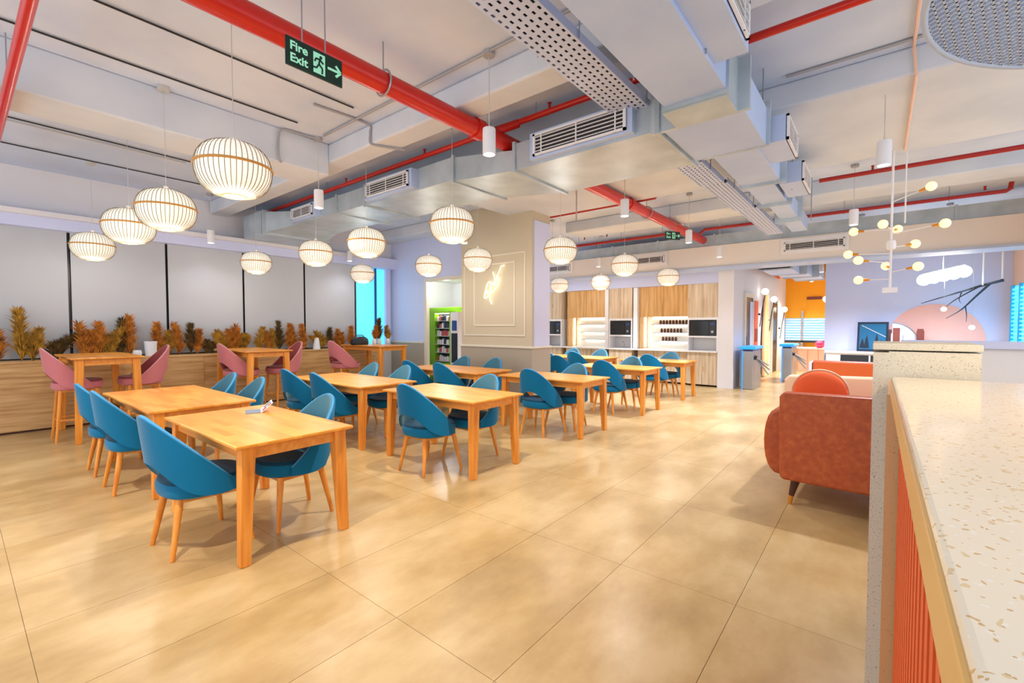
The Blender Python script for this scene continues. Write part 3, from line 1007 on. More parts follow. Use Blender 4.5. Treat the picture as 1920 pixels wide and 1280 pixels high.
# ------------------------------------------------------------------ ducts
def grille(parent, c, u, n_, w, h, bars=5):
    """grille centred at c, width along u, facing n_"""
    c, u, n_ = Vector(c), Vector(u), Vector(n_)
    z = Vector((0, 0, 1))

    def slab(a0, a1, b0, b1, d0, d1):
        r = lambda d: [c + u * a0 + z * b0 + n_ * d, c + u * a1 + z * b0 + n_ * d, c + u * a1 + z * b1 + n_ * d, c + u * a0 + z * b1 + n_ * d]
        return r(d0), r(d1)
    gr = G().hexa(*slab(-w / 2, w / 2, -h / 2, h / 2, 0, 0.005)).build('grille', 'grille_dark', parent)
    f = G()
    for q in ((-w / 2, w / 2, h / 2 - 0.02, h / 2), (-w / 2, w / 2, -h / 2, -h / 2 + 0.02), (-w / 2, -w / 2 + 0.025, -h / 2, h / 2), (w / 2 - 0.025, w / 2, -h / 2, h / 2)):
        f.hexa(*slab(*q, 0.004, 0.022))
    f.build('grille_frame', 'white_lacquer', gr)
    for k in range(bars):
        b = -h / 2 + 0.02 + (h - 0.04) * (k + 0.6) / bars
        G().hexa(*slab(-w / 2 + 0.02, w / 2 - 0.02, b - 0.0035, b + 0.0035, 0.004, 0.018)).build('louvre', 'white_lacquer', gr)
    for a in (-w * 0.4, 0, w * 0.4):
        G().hexa(*slab(a - 0.006, a + 0.006, -h / 2, h / 2, 0.01, 0.02)).build('divider', 'white_lacquer', gr)
    return gr


cd = thing('air_duct', 'galvanised cross duct with three grilles running left to right', 'duct', (3.75, 0, 0))
DX = 1.0


def dsec(y0, y1, z0, z1, x0=0.0, x1=DX, nm='duct_section', par=None, mat='galvanised'):
    return G().box(x0, x1, y0, y1, z0, z1).build(nm, mat, par or cd)


dsec(1.42, 3.0, 3.09, 3.36)
G().hexa([(0, 3.0, 3.09), (DX, 3.0, 3.09), (DX, 3.0, 3.30), (0, 3.0, 3.30)], [(0.05, 3.95, 3.18), (DX - 0.06, 3.95, 3.18), (DX - 0.06, 3.95, 3.46), (0.05, 3.95, 3.46)]).build('duct_transition', 'galvanised', cd)
dsec(3.95, 5.75, 3.19, 3.46, 0.03, DX - 0.08)
dsec(5.75, 6.5, 3.20, 3.46, 0.03, DX - 0.1)
dsec(6.5, 7.95, 3.21, 3.46, 0.03, DX - 0.12)
G().hexa([(0.03, 7.95, 3.21), (DX - 0.12, 7.95, 3.21), (DX - 0.12, 7.95, 3.46), (0.03, 7.95, 3.46)], [(-0.22, 8.5, 3.12), (DX - 0.05, 8.5, 3.12), (DX - 0.05, 8.5, 3.48), (-0.22, 8.5, 3.48)]).build('duct_transition', 'galvanised', cd)
G().box(-0.26, DX, 8.5, 9.25, 3.10, 3.50).build('end_box', 'galvanised', cd)
for y, z0, z1, x0 in ((2.99, 3.07, 3.38, -0.02), (3.95, 3.16, 3.48, 0.02), (5.75, 3.17, 3.48, 0.01), (6.5, 3.18, 3.48, 0.01), (8.47, 3.09, 3.51, -0.25), (1.46, 3.06, 3.40, -0.03)):
    G().box(x0, DX + 0.02, y - 0.018, y + 0.018, z0, z1).build('flange', 'galvanised', cd)
for (y0, y1, zc, w, h) in ((1.70, 2.70, 3.245, 0.98, 0.21), (4.55, 5.65, 3.33, 0.92, 0.19), (7.0, 7.8, 3.335, 0.7, 0.17)):
    G().box(-0.07, 0.05, (y0 + y1) / 2 - w / 2 - 0.05, (y0 + y1) / 2 + w / 2 + 0.05, zc - h / 2 - 0.025, zc + h / 2 + 0.025).build('grille_box', 'duct_white', cd)
    grille(cd, (-0.072, (y0 + y1) / 2, zc), (0, 1, 0), (-1, 0, 0), w, h, 5)

md = thing('air_duct', 'wide pale main duct running away along the ceiling', 'duct', (0, 1.06, 0))
yl, yr = 0.20, -0.19
G().box(-1.5, 3.42, yr - 0.02, yl + 0.02, 3.10, 3.44).build('duct_section', 'duct_white', md)
G().box(3.42, 3.75, yr - 0.02, yl + 0.04, 3.06, 3.44).build('duct_section', 'galvanised', md)
G().box(3.75, 4.62, yr - 0.06, 0.355, 3.075, 3.40).build('junction_box', 'duct_white', md)
G().box(4.62, 5.9, yr + 0.02, yl + 0.02, 3.10, 3.40).build('duct_section', 'duct_white', md)
G().box(5.9, 7.0, yr + 0.10, yl, 3.11, 3.38).build('duct_section', 'duct_white', md)
G().box(7.0, 9.4, yr + 0.12, yl - 0.04, 3.13, 3.36).build('duct_section', 'duct_white', md)
for x, a, b in ((1.6, yr, yl), (3.42, yr, yl), (3.76, yr - 0.06, 0.42), (4.62, yr - 0.05, yl + 0.05), (5.9, yr, yl), (7.0, yr + 0.08, yl), (8.2, yr + 0.1, yl)):
    G().box(x - 0.018, x + 0.018, a - 0.04, b + 0.04, 3.07, 3.46).build('flange', 'galvanised', md)
# side branch with grille over the near part, and two stubs
G().box(1.2, 3.1, yr - 0.22, yr - 0.02, 3.13, 3.40).build('side_plenum', 'duct_white', md)
grille(md, (2.45, yr - 0.222, 3.27), (1, 0, 0), (0, -1, 0), 1.15, 0.22, 4)
for x0, x1, s in ((4.68, 5.28, 0.20), (6.1, 6.8, 0.16)):
    G().box(x0, x1, yr - s, yr + 0.06, 3.11, 3.34).build('side_stub', 'duct_white', md)
    grille(md, ((x0 + x1) / 2, yr - s - 0.002, 3.225), (1, 0, 0), (0, -1, 0), x1 - x0, 0.22, 6)
for x in (2.9, 4.6, 6.4, 8.4):
    for y in (yr - 0.03, yl + 0.04):
        G().cone((x, y, 3.1), (x, y, ZS), 0.006, 0.006, 6).build('drop_rod', 'steel', md)

# far bulkhead duct across the back with grilles
bd = thing('air_duct', 'far cream bulkhead duct with small grilles before the kitchen', 'duct', (10.75, 0, 0))
G().box(0, 0.5, -2.05, 7.6, 2.78, 3.26).build('duct_section', 'bulkhead_paint', bd)
G().box(-0.05, 0.55, -2.05, 7.6, 2.74, 2.78).build('bottom_lip', 'duct_white', bd)
for y, w in ((1.02, 1.0), (4.35, 0.72), (7.0, 0.8)):
    G().box(-0.04, 0.0, y - w / 2 - 0.06, y + w / 2 + 0.06, 2.92, 3.22).build('grille_box', 'white_lacquer', bd)
    grille(bd, (-0.042, y, 3.07), (0, 1, 0), (-1, 0, 0), w, 0.17, 4)
ad = thing('air_duct', 'blue-grey galvanised duct above the far bulkhead', 'duct', (10.85, 0, 0))
G().box(0, 0.4, -2.05, 6.6, 3.28, 3.52).build('duct_section', 'galvanised', ad)
for y in (-1.0, 0.3, 1.6, 2.9, 4.2, 5.4):
    G().box(-0.02, 0.42, y - 0.02, y + 0.02, 3.265, 3.54).build('flange', 'galvanised', ad)

# ------------------------------------------------------------------ cable trays
def cable_tray(label, x0, x1, y0, y1, z, tilt=0.0, rows=6):
    t = thing('cable_tray', label, 'cable tray', (x0, (y0 + y1) / 2, z))
    L, W = x1 - x0, y1 - y0
    g = G()
    cw = W / rows
    nx = max(2, int(L / 0.065))
    cl = L / nx
    for i in range(nx):
        for j in range(rows):
            a0, a1 = i * cl, (i + 1) * cl
            b0, b1 = -W / 2 + j * cw, -W / 2 + (j + 1) * cw
            s = 0.25 * cl * (j % 2)
            h0, h1 = a0 + cl * 0.12 + s, a0 + cl * 0.62 + s
            k0, k1 = b0 + cw * 0.32, b0 + cw * 0.66
            g.add([(a0, b0, 0), (a1, b0, 0), (a1, b1, 0), (a0, b1, 0), (h0, k0, 0), (h1, k0, 0), (h1, k1, 0), (h0, k1, 0)],
                  [(0, 1, 5, 4), (1, 2, 6, 5), (2, 3, 7, 6), (3, 0, 4, 7)])
    p = g.build('perforated_base', 'tray_metal', t)
    sm = p.modifiers.new('thickness', 'SOLIDIFY')
    sm.thickness = 0.003
    for s in (-1, 1):
        G().box(0, L, s * W / 2 - 0.002, s * W / 2 + 0.002, 0, 0.06).build('side_rail', 'tray_metal', t)
    G().box(0.02, L - 0.02, -W * 0.42, W * 0.42, 0.02, 0.045).build('cable_bundle', 'dark_frame', t)
    G().tube([(0, 0.03, 0.055), (L, 0.03, 0.055)], 0.012, 8).build('cable', 'cord', t, True)
    G().tube([(0, -0.05, 0.058), (L, -0.05, 0.058)], 0.014, 8).build('cable', 'conduit', t, True)
    for x in [0.3 + k * 1.1 for k in range(int(L / 1.1) + 1)]:
        if x < L:
            for s in (-1, 1):
                G().cone((x, s * (W / 2 + 0.01), 0), (x, s * (W / 2 + 0.01), ZS - z), 0.005, 0.005, 6).build('drop_rod', 'steel', t)
    t.rotation_euler = (0, tilt, 0)
    return t


cable_tray('large perforated white cable tray beside the main duct', 1.2, 3.95, 1.55, 1.86, 3.32)
cable_tray('short perforated tray section beyond the cross duct', 4.85, 5.75, 1.44, 1.70, 3.14)
cable_tray('middle perforated tray section beyond the cross duct', 5.8, 7.3, 1.42, 1.68, 3.16)
cable_tray('farthest perforated tray section under the ceiling', 7.35, 9.7, 1.40, 1.66, 3.18, 0.0, 5)

# conduits on the slab
def conduit(label, pts, r=0.013, mat='conduit', clips=True):
    t = thing('conduit', label, 'conduit', pts[0])
    o = Vector(pts[0])
    G().tube([Vector(p) - o for p in pts], r, 6).build('pipe_run', mat, t, True)
    return t


conduit('long dark cable on the slab above the second lantern', [(-1.5, 5.1, 3.735), (2.5, 5.1, 3.735)], 0.008, 'cable_black')
conduit('long dark cable on the slab near the exit sign', [(-1.5, 4.3, 3.735), (2.7, 4.3, 3.735)], 0.008, 'cable_black')
conduit('upper cable of the pair left of the big lantern', [(-1.5, 7.35, 3.735), (2.15, 7.45, 3.735)], 0.008, 'cable_black')
conduit('lower cable of the pair left of the big lantern', [(-1.5, 7.48, 3.735), (2.12, 7.56, 3.735)], 0.008, 'cord')
conduit('dark cable on the slab nearest the left wall', [(-1.5, 8.45, 3.735), (2.8, 8.5, 3.735)], 0.008, 'cable_black')
conduit('grey conduit bending down onto the beam left of the spotlight', catmull([(2.86, 5.33, 3.73), (2.6, 5.36, 3.73), (2.45, 5.38, 3.72), (2.42, 5.395, 3.6), (2.42, 5.395, 3.4), (2.45, 5.395, 3.35)], 4))
conduit('grey conduit running from the spotlight box to the red main', catmull([(2.86, 5.2, 3.73), (2.86, 4.2, 3.735), (2.86, 3.0, 3.735), (2.86, 1.4, 3.735)], 4))
conduit('grey conduit dropping over the near cross beam', catmull([(2.4, 4.55, 3.735), (2.98, 4.5, 3.73), (3.03, 4.5, 3.65), (3.03, 4.5, 3.53), (3.1, 4.45, 3.505), (3.36, 4.3, 3.5)], 4))
conduit('grey conduit crossing the slab right of the main duct', [(4.85, 0.7, 3.735), (4.85, -0.05, 3.735), (4.75, -2.0, 3.735)])
conduit('pinkish conduit running along the slab to the lounge beam', [(3.6, -0.18, 3.73), (4.97, -0.18, 3.73), (4.98, -0.2, 3.5), (7.0, -0.2, 3.5)], 0.012, 'wall_peach')
conduit('hanging grey conduit drop in front of the column', [(5.0, 3.4, 3.735), (5.55, 3.35, 3.73), (5.6, 3.35, 3.3), (5.6, 3.35, 2.95)], 0.01)

# ------------------------------------------------------------------ exit signs
def text_part(txt, size, loc, rot, mat, parent, name='lettering', ext=0.001):
    cu = bpy.data.curves.new(name, 'FONT')
    cu.body = txt
    cu.size = size
    cu.extrude = ext
    cu.offset = 0.0016
    cu.materials.append(MATS[mat])
    tmp = bpy.data.objects.new('text_source', cu)
    COL.objects.link(tmp)
    bpy.context.view_layer.update()
    me = bpy.data.meshes.new_from_object(tmp.evaluated_get(bpy.context.evaluated_depsgraph_get()))
    bpy.data.objects.remove(tmp)
    bpy.data.curves.remove(cu)
    o = bpy.data.objects.new(name, me)
    COL.objects.link(o)
    o.location = loc
    o.rotation_euler = rot
    o.parent = parent
    return o


def exit_sign(label, loc, rz, s):
    """sign faces local -y; local x to the reader's right"""
    t = thing('exit_sign', label, 'sign', loc, rz, 'hanging exit signs')
    G().box(-0.16 * s, 0.16 * s, -0.006, 0.006, -0.075 * s, 0.075 * s).build('panel', 'sign_green', t, bevel=0.003)
    R90 = (PI / 2, 0, 0)
    text_part('Fire', 0.062 * s, (-0.14 * s, -0.0075, 0.012 * s), R90, 'sign_glow', t)
    text_part('Exit', 0.062 * s, (-0.14 * s, -0.0075, -0.05 * s), R90, 'sign_glow', t)
    # running figure pictogram: a lit door with a dark figure
    G().box(-0.012 * s, 0.055 * s, -0.0075, -0.006, -0.055 * s, 0.055 * s).build('door_pictogram', 'sign_glow', t)
    rf = G()
    p = lambda x, z: (x * s, -0.0085, z * s)
    rf.cone((0.030 * s, -0.0095, 0.036 * s), (0.030 * s, -0.0075, 0.036 * s), 0.0085 * s, 0.0085 * s, 12)
    for a, b in (((0.024, 0.026), (0.018, -0.004)), ((0.018, -0.004), (0.038, -0.022)), ((0.038, -0.022), (0.036, -0.05)), ((0.018, -0.004), (0.004, -0.028)),
                 ((0.004, -0.028), (-0.018, -0.03)), ((0.024, 0.022), (0.002, 0.022)), ((0.002, 0.022), (-0.006, 0.004)), ((0.024, 0.022), (0.044, 0.006))):
        rf.bar(p(*a), p(*b), 0.0075 * s, 0.0075 * s)
    rf.build('figure_pictogram', 'sign_green', t)
    ar = G()
    for a, b in (((0.07, 0.0), (0.145, 0.0)), ((0.118, 0.03), (0.148, 0.0)), ((0.118, -0.03), (0.148, 0.0))):
        ar.bar((a[0] * s, -0.0078, a[1] * s), (b[0] * s, -0.0078, b[1] * s), 0.0025, 0.013 * s)
    ar.build('arrow', 'sign_glow', t)
    for x in (-0.07, 0.06):
        G().cone((x * s, 0, 0.06 * s), (x * s, 0, ZS - loc[2]), 0.004, 0.004, 6).build('suspension_rod', 'steel', t)
    return t


exit_sign('green fire exit sign with arrow hanging before the red main', (1.33, 2.5, 2.945), 0, 1.03)
exit_sign('small far fire exit sign hanging by the end of red main', (8.6, 3.05, 3.17), math.radians(-35), 1.0)

# ------------------------------------------------------------------ kitchen units
struct(G().box(12.15, 12.3, 2.62, 9.0, 0, ZS).build('wall_kitchen', 'wall_white'))
struct(G().box(11.45, 12.15, 2.62, 2.96, 0, 2.98).build('wall_kitchen_end', 'wall_white'))
struct(G().box(11.5, 12.15, 2.97, 9.0, 2.50, 3.0).build('trim_5', 'wall_lavender'))


def door_unit(label, y0, y1, x, z0, z1, mat, name='kitchen_cabinet', doors=2, cat='cabinet', depth=0.6):
    t = thing(name, label, cat, (x, (y0 + y1) / 2, 0), 0, 'kitchen cabinets')
    w = (y1 - y0) / 2
    G().box(0.02, min(depth, 12.15 - x), -w, w, z0, z1).build('body', mat, t)
    for k in range(doors):
        a = -w + 2 * w * k / doors
        b = -w + 2 * w * (k + 1) / doors
        d = G().box(0, 0.02, a + 0.003, b - 0.003, z0 + 0.003, z1 - 0.003).build('door', mat, t)
        G().box(-0.012, 0, b - 0.03, b - 0.02, (z0 + z1) / 2 - 0.06, (z0 + z1) / 2 + 0.06).build('handle', 'kitchen_wood_warm', d)
    return t


towers = [(2.97, 3.68, 'right', 1), (5.14, 5.82, 'middle', 1), (7.38, 8.05, 'left', 1)]
for y0, y1, w, k in towers:
    door_unit('tall pale wood upper cabinet of the %s oven tower' % w, y0, y1, 11.5, 1.68, 2.50, 'kitchen_wood')
    door_unit('pale wood base cabinet of the %s oven tower' % w, y0, y1, 11.5, 0.04, 0.83, 'kitchen_wood')
    fr = tag(G().box(11.5, 11.9, y0, y0 + 0.03, 0.87, 1.68).box(11.5, 11.9, y1 - 0.03, y1, 0.87, 1.68).box(11.5, 11.9, y0 + 0.03, y1 - 0.03, 1.62, 1.68).box(11.5, 11.9, y0 + 0.03, y1 - 0.03, 1.19, 1.23).box(11.88, 11.9, y0 + 0.03, y1 - 0.03, 0.87, 1.62).build('oven_niche', 'white_lacquer'),
             'white open niche of the %s oven tower' % w, 'niche', 'oven niches')
    mw = thing('microwave_oven', 'black microwave oven in the %s niche of the kitchen' % w, 'microwave', (11.52, (y0 + y1) / 2, 1.232), 0, 'microwave ovens')
    hw = (y1 - y0) / 2 - 0.045
    G().box(0.0, 0.34, -hw, hw, 0.0, 0.37).build('casing', 'black_metal', mw, bevel=0.006)
    G().box(-0.012, 0.0, -hw + 0.17, hw - 0.01, 0.02, 0.35).build('door', 'glass_black', mw)
    G().box(-0.008, 0.0, -hw + 0.01, -hw + 0.16, 0.02, 0.35).build('control_panel', 'dark_frame', mw)
    G().cone((-0.02, -hw + 0.085, 0.1), (-0.008, -hw + 0.085, 0.1), 0.03, 0.03, 14).build('knob', 'steel', mw)
    G().box(-0.011, -0.008, -hw + 0.04, -hw + 0.13, 0.26, 0.31).build('display', 'vend_blue', mw)

secs = [(3.68, 5.00, 'right'), (5.96, 7.25, 'left')]
for y0, y1, w in secs:
    door_unit('warm wood wall cabinet above the %s lit shelves' % w, y0, y1, 11.62, 1.72, 2.50, 'kitchen_wood_warm', doors=2, depth=0.5)
    door_unit('pale wood base cabinet below the %s lit shelves' % w, y0, y1, 11.56, 0.04, 0.83, 'kitchen_wood', doors=3, depth=0.55)
    sh = thing('wall_shelf_unit', 'lit open shelves of the %s kitchen bay' % w, 'shelf', (12.0, (y0 + y1) / 2, 0), 0, 'lit kitchen shelves')
    hw = (y1 - y0) / 2
    G().box(0.12, 0.15, -hw, hw, 0.87, 1.72).build('back_panel', 'counter_white', sh)
    G().box(-0.38, 0.12, hw - 0.04, hw, 0.87, 1.72).build('side_panel', 'kitchen_wood_warm', sh)
    for z, c in ((1.52, 0.0), (1.30, 0.05), (1.08, 0.12)):
        G().box(-0.08, 0.12, -hw + 0.06 + c, hw - 0.20 - c, z - 0.018, z).build('shelf', 'shelf_glass', sh)
        G().box(0.09, 0.118, -hw + 0.08 + c, hw - 0.24 - c, z - 0.045, z - 0.02).build('light_strip', 'strip_light', sh)
    G().box(0.09, 0.118, -hw + 0.06, hw - 0.2, 1.68, 1.70).build('light_strip', 'strip_light', sh)
    G().box(-0.06, -0.02, hw - 0.07, hw - 0.045, 0.9, 1.7).build('light_strip', 'strip_light', sh)
for z, n, y0, nm in ((1.52, 9, 3.86, 'top'), (1.30, 7, 4.0, 'middle'), (1.08, 5, 4.13, 'lower')):
    for k in range(n):
        j = G().lathe([(0.001, 0), (0.030, 0), (0.033, 0.02), (0.033, 0.07), (0.022, 0.09), (0.026, 0.092), (0.026, 0.105), (0.001, 0.105)], 12).build('spice_jar', 'jar_brown', None, True, loc=(11.98, y0 + k * 0.085, z + 0.001))
        tag(j, 'small brown jar on the %s kitchen shelf, %s from the left' % (nm, ORD[n - 1 - k]), 'jar', 'brown jars on the %s shelf' % nm)
ct = tag(G().box(11.44, 12.15, 2.97, 8.05, 0.83, 0.868).build('worktop', 'counter_white', bevel=0.004), 'long white kitchen worktop under the lit shelves', 'worktop')
for y, w in ((5.05, 'right'), (5.89, 'left')):
    o = G().box(11.5, 12.1, y - 0.055, y + 0.055, 0.88, 2.49).build('kitchen_post', 'white_lacquer')
    tag(o, 'white upright post %s of the middle oven tower' % w, 'post', 'white kitchen posts')
fc = thing('kitchen_tap', 'small tap with a white basin beside the middle oven tower', 'tap', (11.7, 5.45, 0.871))
G().tube(catmull([(0, 0, 0), (0, 0, 0.12), (-0.03, 0, 0.17), (-0.09, 0, 0.17), (-0.11, 0, 0.13)], 5), 0.012, 8).build('spout', 'steel', fc, True)
G().box(-0.01, 0.01, 0.03, 0.09, 0.02, 0.035).build('lever', 'steel', fc)

# ------------------------------------------------------------------ lobby beyond: corridor wall, turnstiles, orange end wall
cor = struct(G().box(12.3, 19, 2.62, 2.75, 0, ZS).build('wall_corridor', 'wall_white'))
struct(G().box(19, 19.15, -1, 2.75, 0, ZS).build('wall_end', 'wall_orange'))
struct(G().box(17.5, 19.0, 1.0, 2.62, 3.2, 3.45).build('trim_6', 'wall_orange'))
d1 = struct(G().box(12.5, 13.3, 2.58, 2.62, 0, 2.2).build('door_2', 'door_black'))
G().box(12.4, 12.5, 2.56, 2.62, 0, 2.3).build('door_frame', 'trim_white', d1)
G().box(13.3, 13.4, 2.56, 2.62, 0, 2.3).build('door_frame', 'trim_white', d1)
G().box(12.5, 13.3, 2.56, 2.62, 2.2, 2.3).build('door_frame', 'trim_white', d1)
G().box(12.6, 12.63, 2.54, 2.58, 0.95, 1.2).build('door_handle', 'steel', d1)
G().box(12.95, 13.28, 2.565, 2.58, 0.1, 2.1).build('door_glass', 'wall_lavender', d1)
d2 = struct(G().box(16.2, 17.0, 2.58, 2.62, 0, 2.2).build('door_3', 'door_black'))
G().box(16.1, 16.2, 2.56, 2.62, 0, 2.3).build('door_frame', 'trim_white', d2)
G().box(17.0, 17.1, 2.56, 2.62, 0, 2.3).build('door_frame', 'trim_white', d2)
rp = thing('wall_panel', 'tall red and orange wall panel beside the black door', 'panel', (13.75, 2.6, 0.1))
G().box(-0.22, 0.22, -0.03, 0.0, 0.0, 2.05).build('board', 'red_panel', rp)
G().box(-0.15, 0.15, -0.04, -0.03, 0.95, 1.3).build('dark_print', 'box_brown', rp)
# glowing surfboard-shaped wall light
sl = thing('wall_light', 'tall glowing arched light strip on the corridor wall', 'light', (14.9, 2.58, 0.05))
outl = [(0.30 * math.sin(PI * k / 12), 2.25 * k / 12) for k in range(13)]
outl = [(max(0.05, 0.30 * math.sin(PI * (0.25 + 0.75 * k / 12))), 2.35 * k / 12) for k in range(13)]
poly = [(x, z) for x, z in outl] + [(-x, z) for x, z in reversed(outl)]
G().prism(poly, 'y', -0.05, 0.0).build('board', 'wall_peach', sl)
G().tube([(x, -0.06, z) for x, z in outl] + [(-x, -0.06, z) for x, z in reversed(outl)], 0.022, 6, True).build('glow_tube', 'neon_arch', sl, 'all')
# wall globes on long brackets
for x, z, w in ((14.2, 2.35, 'first'), (15.6, 2.2, 'second'), (17.6, 1.95, 'third')):
    t = thing('wall_lamp', '%s globe wall lamp with long arm in the orange lobby' % w, 'wall lamp', (x, 2.62, z), 0, 'lobby globe lamps')
    G().cone((0, 0, -0.55), (0, -0.06, -0.55), 0.03, 0.03, 10).build('mount', 'black_metal', t)
    G().tube([(0, -0.05, -0.9), (0.02, -0.10, -0.4), (0.05, -0.16, 0.0)], 0.012, 6).build('arm', 'black_metal', t)
    G().ball((0.05, -0.16, 0.08), 0.09).build('globe', 'white_globe', t, 'all')
t = thing('wall_lamp', 'globe wall lamp left of the white lounge wall', 'wall lamp', (17.0, 1.15, 2.1), 0, 'lobby globe lamps')
G().tube([(0, 0, -0.75), (0.02, 0.05, -0.3), (0.0, 0.1, 0.1)], 0.012, 6).build('arm', 'black_metal', t)
G().ball((0, 0.1, 0.2), 0.1).build('globe', 'white_globe', t, 'all')
G().ball((0, -0.12, 0.1), 0.09).build('second_globe', 'white_globe', t, 'all')
# screen wall and service desk at the end
wn = struct(G().box(18.93, 18.98, 1.05, 2.6, 0.95, 1.75).build('window_3', 'screen_blue'))
for k in range(9):
    G().box(18.90, 18.93, 1.05, 2.6, 0.98 + k * 0.088, 1.02 + k * 0.088).build('slat', 'wall_lavender', wn)
G().box(18.88, 18.95, 2.05, 2.12, 0.0, 2.0).build('mullion', 'steel', wn)
G().box(18.88, 18.94, 1.05, 2.6, 0.9, 0.96).build('sill', 'dark_frame', wn)
sg = thing('wall_sign', 'small brown lettering plate on the orange end wall', 'sign', (18.98, 1.75, 2.45))
G().box(-0.03, 0, -0.22, 0.22, -0.05, 0.05).build('plate', 'box_brown', sg)
dk = thing('service_desk', 'orange service desk with white top at the corridor end', 'desk', (17.4, 1.75, 0))
G().box(0, 0.7, -0.55, 0.55, 0.0, 0.72).build('front_panel', 'wall_peach', dk)
for y in (-0.28, 0.0, 0.28):
    G().box(-0.01, 0.0, y - 0.004, y + 0.004, 0.06, 0.71).build('joint', 'orange_slat', dk)
G().box(-0.04, 0.72, -0.58, 0.58, 0.72, 0.77).build('desk_top', 'counter_white', dk)
pk = tag(G().ball((0, 0, 0.12), 0.14, sz=0.8).cone((0, 0, 0), (0, 0, 0.05), 0.07, 0.09, 12).build('flower_pot', 'magenta', loc=(17.6, 1.45, 0.772)), 'pink bowl standing on the far service desk', 'bowl')

# stepped duct in the lobby
ld_ = thing('air_duct', 'pale blue stepped duct under the lobby ceiling', 'duct', (12.6, 1.75, 0))
G().box(0.0, 1.6, -0.10, 0.55, 2.86, 3.2).build('duct_section', 'duct_white', ld_)
G().box(1.6, 3.0, -0.25, 0.45, 2.90, 3.2).build('duct_section', 'duct_white', ld_)
G().box(3.0, 4.6, -0.40, 0.35, 2.94, 3.2).build('duct_section', 'duct_white', ld_)
for x, a, b, z in ((0.02, -0.14, 0.59, 2.83), (1.6, -0.27, 0.57, 2.84), (3.0, -0.42, 0.47, 2.87), (4.58, -0.43, 0.38, 2.91)):
    G().box(x - 0.02, x + 0.02, a, b, z, 3.24).build('flange', 'galvanised', ld_)
for x in (0.5, 2.3, 3.8):
    G().cone((x, 0.1, 3.2), (x, 0.1, ZS), 0.008, 0.008, 6).build('drop_rod', 'steel', ld_)
lp_ = thing('sprinkler_pipe', 'short red pipe beside the lobby duct', 'pipe', (12.4, 2.45, 2.98))
G().tube([(0, 0, 0), (4.0, 0, 0)], 0.035, 8).build('pipe_run', 'red_paint', lp_, True)
for x in (0.6, 3.2):
    G().cone((x, 0, 0.03), (x, 0, ZS - 2.98), 0.006, 0.006, 6).build('hanger', 'steel', lp_)

# turnstiles
ts0 = None
for x, y, lb in ((11.55, 2.33, 'grey turnstile with blue lit top beside the kitchen wall'), (13.8, 1.85, 'grey turnstile with blue lit top near the lounge')):
    if ts0 is None:
        ts0 = t = thing('turnstile', lb, 'turnstile', (x, y, 0), 0, 'lobby turnstiles')
        G().box(0, 0.9, -0.12, 0.12, 0, 0.90).build('cabinet', 'steel', t, bevel=0.02)
        G().box(-0.008, 0.0, 0.095, 0.12, 0.0, 0.90).build('edge_strip', 'blue_lamp', t)
        G().box(-0.06, 0.92, -0.17, 0.17, 0.93, 1.0).build('lit_top', 'blue_lamp', t, bevel=0.02)
        G().box(0.0, 0.88, -0.10, 0.10, 0.90, 0.93).build('neck', 'vend_dark', t)
        for a in (0.0, 2.1, 4.2):
            G().cone((0.12, -0.13, 0.75), (0.12 + 0.06 * math.cos(a), -0.42, 0.75 - 0.28 + 0.12 * math.sin(a)), 0.018, 0.018, 8).build('tripod_arm', 'steel', t)
        G().cone((0.12, -0.12, 0.75), (0.12, -0.17, 0.73), 0.05, 0.05, 12).build('hub', 'dark_frame', t)
    else:
        dup(ts0, lb, (x, y, 0), 0, 'lobby turnstiles')

# ------------------------------------------------------------------ lounge: white wall with pink circle, right wall, window
struct(G().box(13.5, 13.65, -2.1, 1.02, 0, 3.0).build('wall_lounge', 'wall_lavender'))
struct(G().box(13.45, 19.0, -2.1, 1.02, 3.0, ZS).build('wall_lounge_top', 'wall_white'))
rw = struct(G().box(9.0, 13.65, -2.25, -2.1, 0, ZS).build('wall_right', 'wall_peach'))
mu = G().cone((13.49, -0.95, 1.15), (13.5, -0.95, 1.15), 0.80, 0.80, 64).build('wall_mural', 'pink_mural')
tag(mu, 'large pale pink circle painted on the lounge wall', 'mural')
w4 = struct(G().box(11.2, 13.2, -2.1, -2.08, 0.9, 2.25).build('window_4', 'window_cyan'))
for k in range(17):
    G().box(11.2, 13.2, -2.075, -2.045, 0.92 + k * 0.078, 0.95 + k * 0.078).build('blind_slat', 'window_cyan', w4)
for x in (11.2, 11.85, 12.5, 13.17):
    G().box(x, x + 0.04, -2.09, -2.03, 0.88, 2.27).build('window_frame', 'frame_cyan', w4)
cb = thing('sideboard', 'long low white sideboard against the lounge wall', 'sideboard', (13.1, -0.1, 0))
G().box(0, 0.36, -1.6, 1.05, 0.08, 0.84).build('body', 'white_lacquer', cb)
G().box(-0.03, 0.38, -1.62, 1.07, 0.84, 0.885).build('top', 'counter_white', cb)
for y in (-0.7, 0.0, 0.55):
    G().box(-0.01, 0.0, y - 0.3, y + 0.22, 0.62, 0.80).build('drawer', 'dark_frame', cb)
pf = thing('picture_frame', 'dark blue framed picture leaning on the sideboard', 'picture', (13.22, 0.10, 0.886))
pf.rotation_euler = (0, math.radians(6), math.radians(-8))
G().box(0, 0.03, -0.28, 0.28, 0, 0.68).build('frame', 'frame_blue', pf)
G().box(-0.006, 0.0, -0.24, 0.24, 0.05, 0.63).build('print', 'picture_blue', pf)
for y, h in ((0.1, 0.3), (-0.08, 0.34), (0.18, 0.22), (-0.16, 0.2)):
    G().prism([(y - 0.05, 0.08), (y + 0.05, 0.08), (y + 0.02, 0.08 + h * 0.7), (y, 0.08 + h), (y - 0.02, 0.08 + h * 0.7)], 'x', -0.010, -0.005).build('tree_print', 'picture_dark', pf)
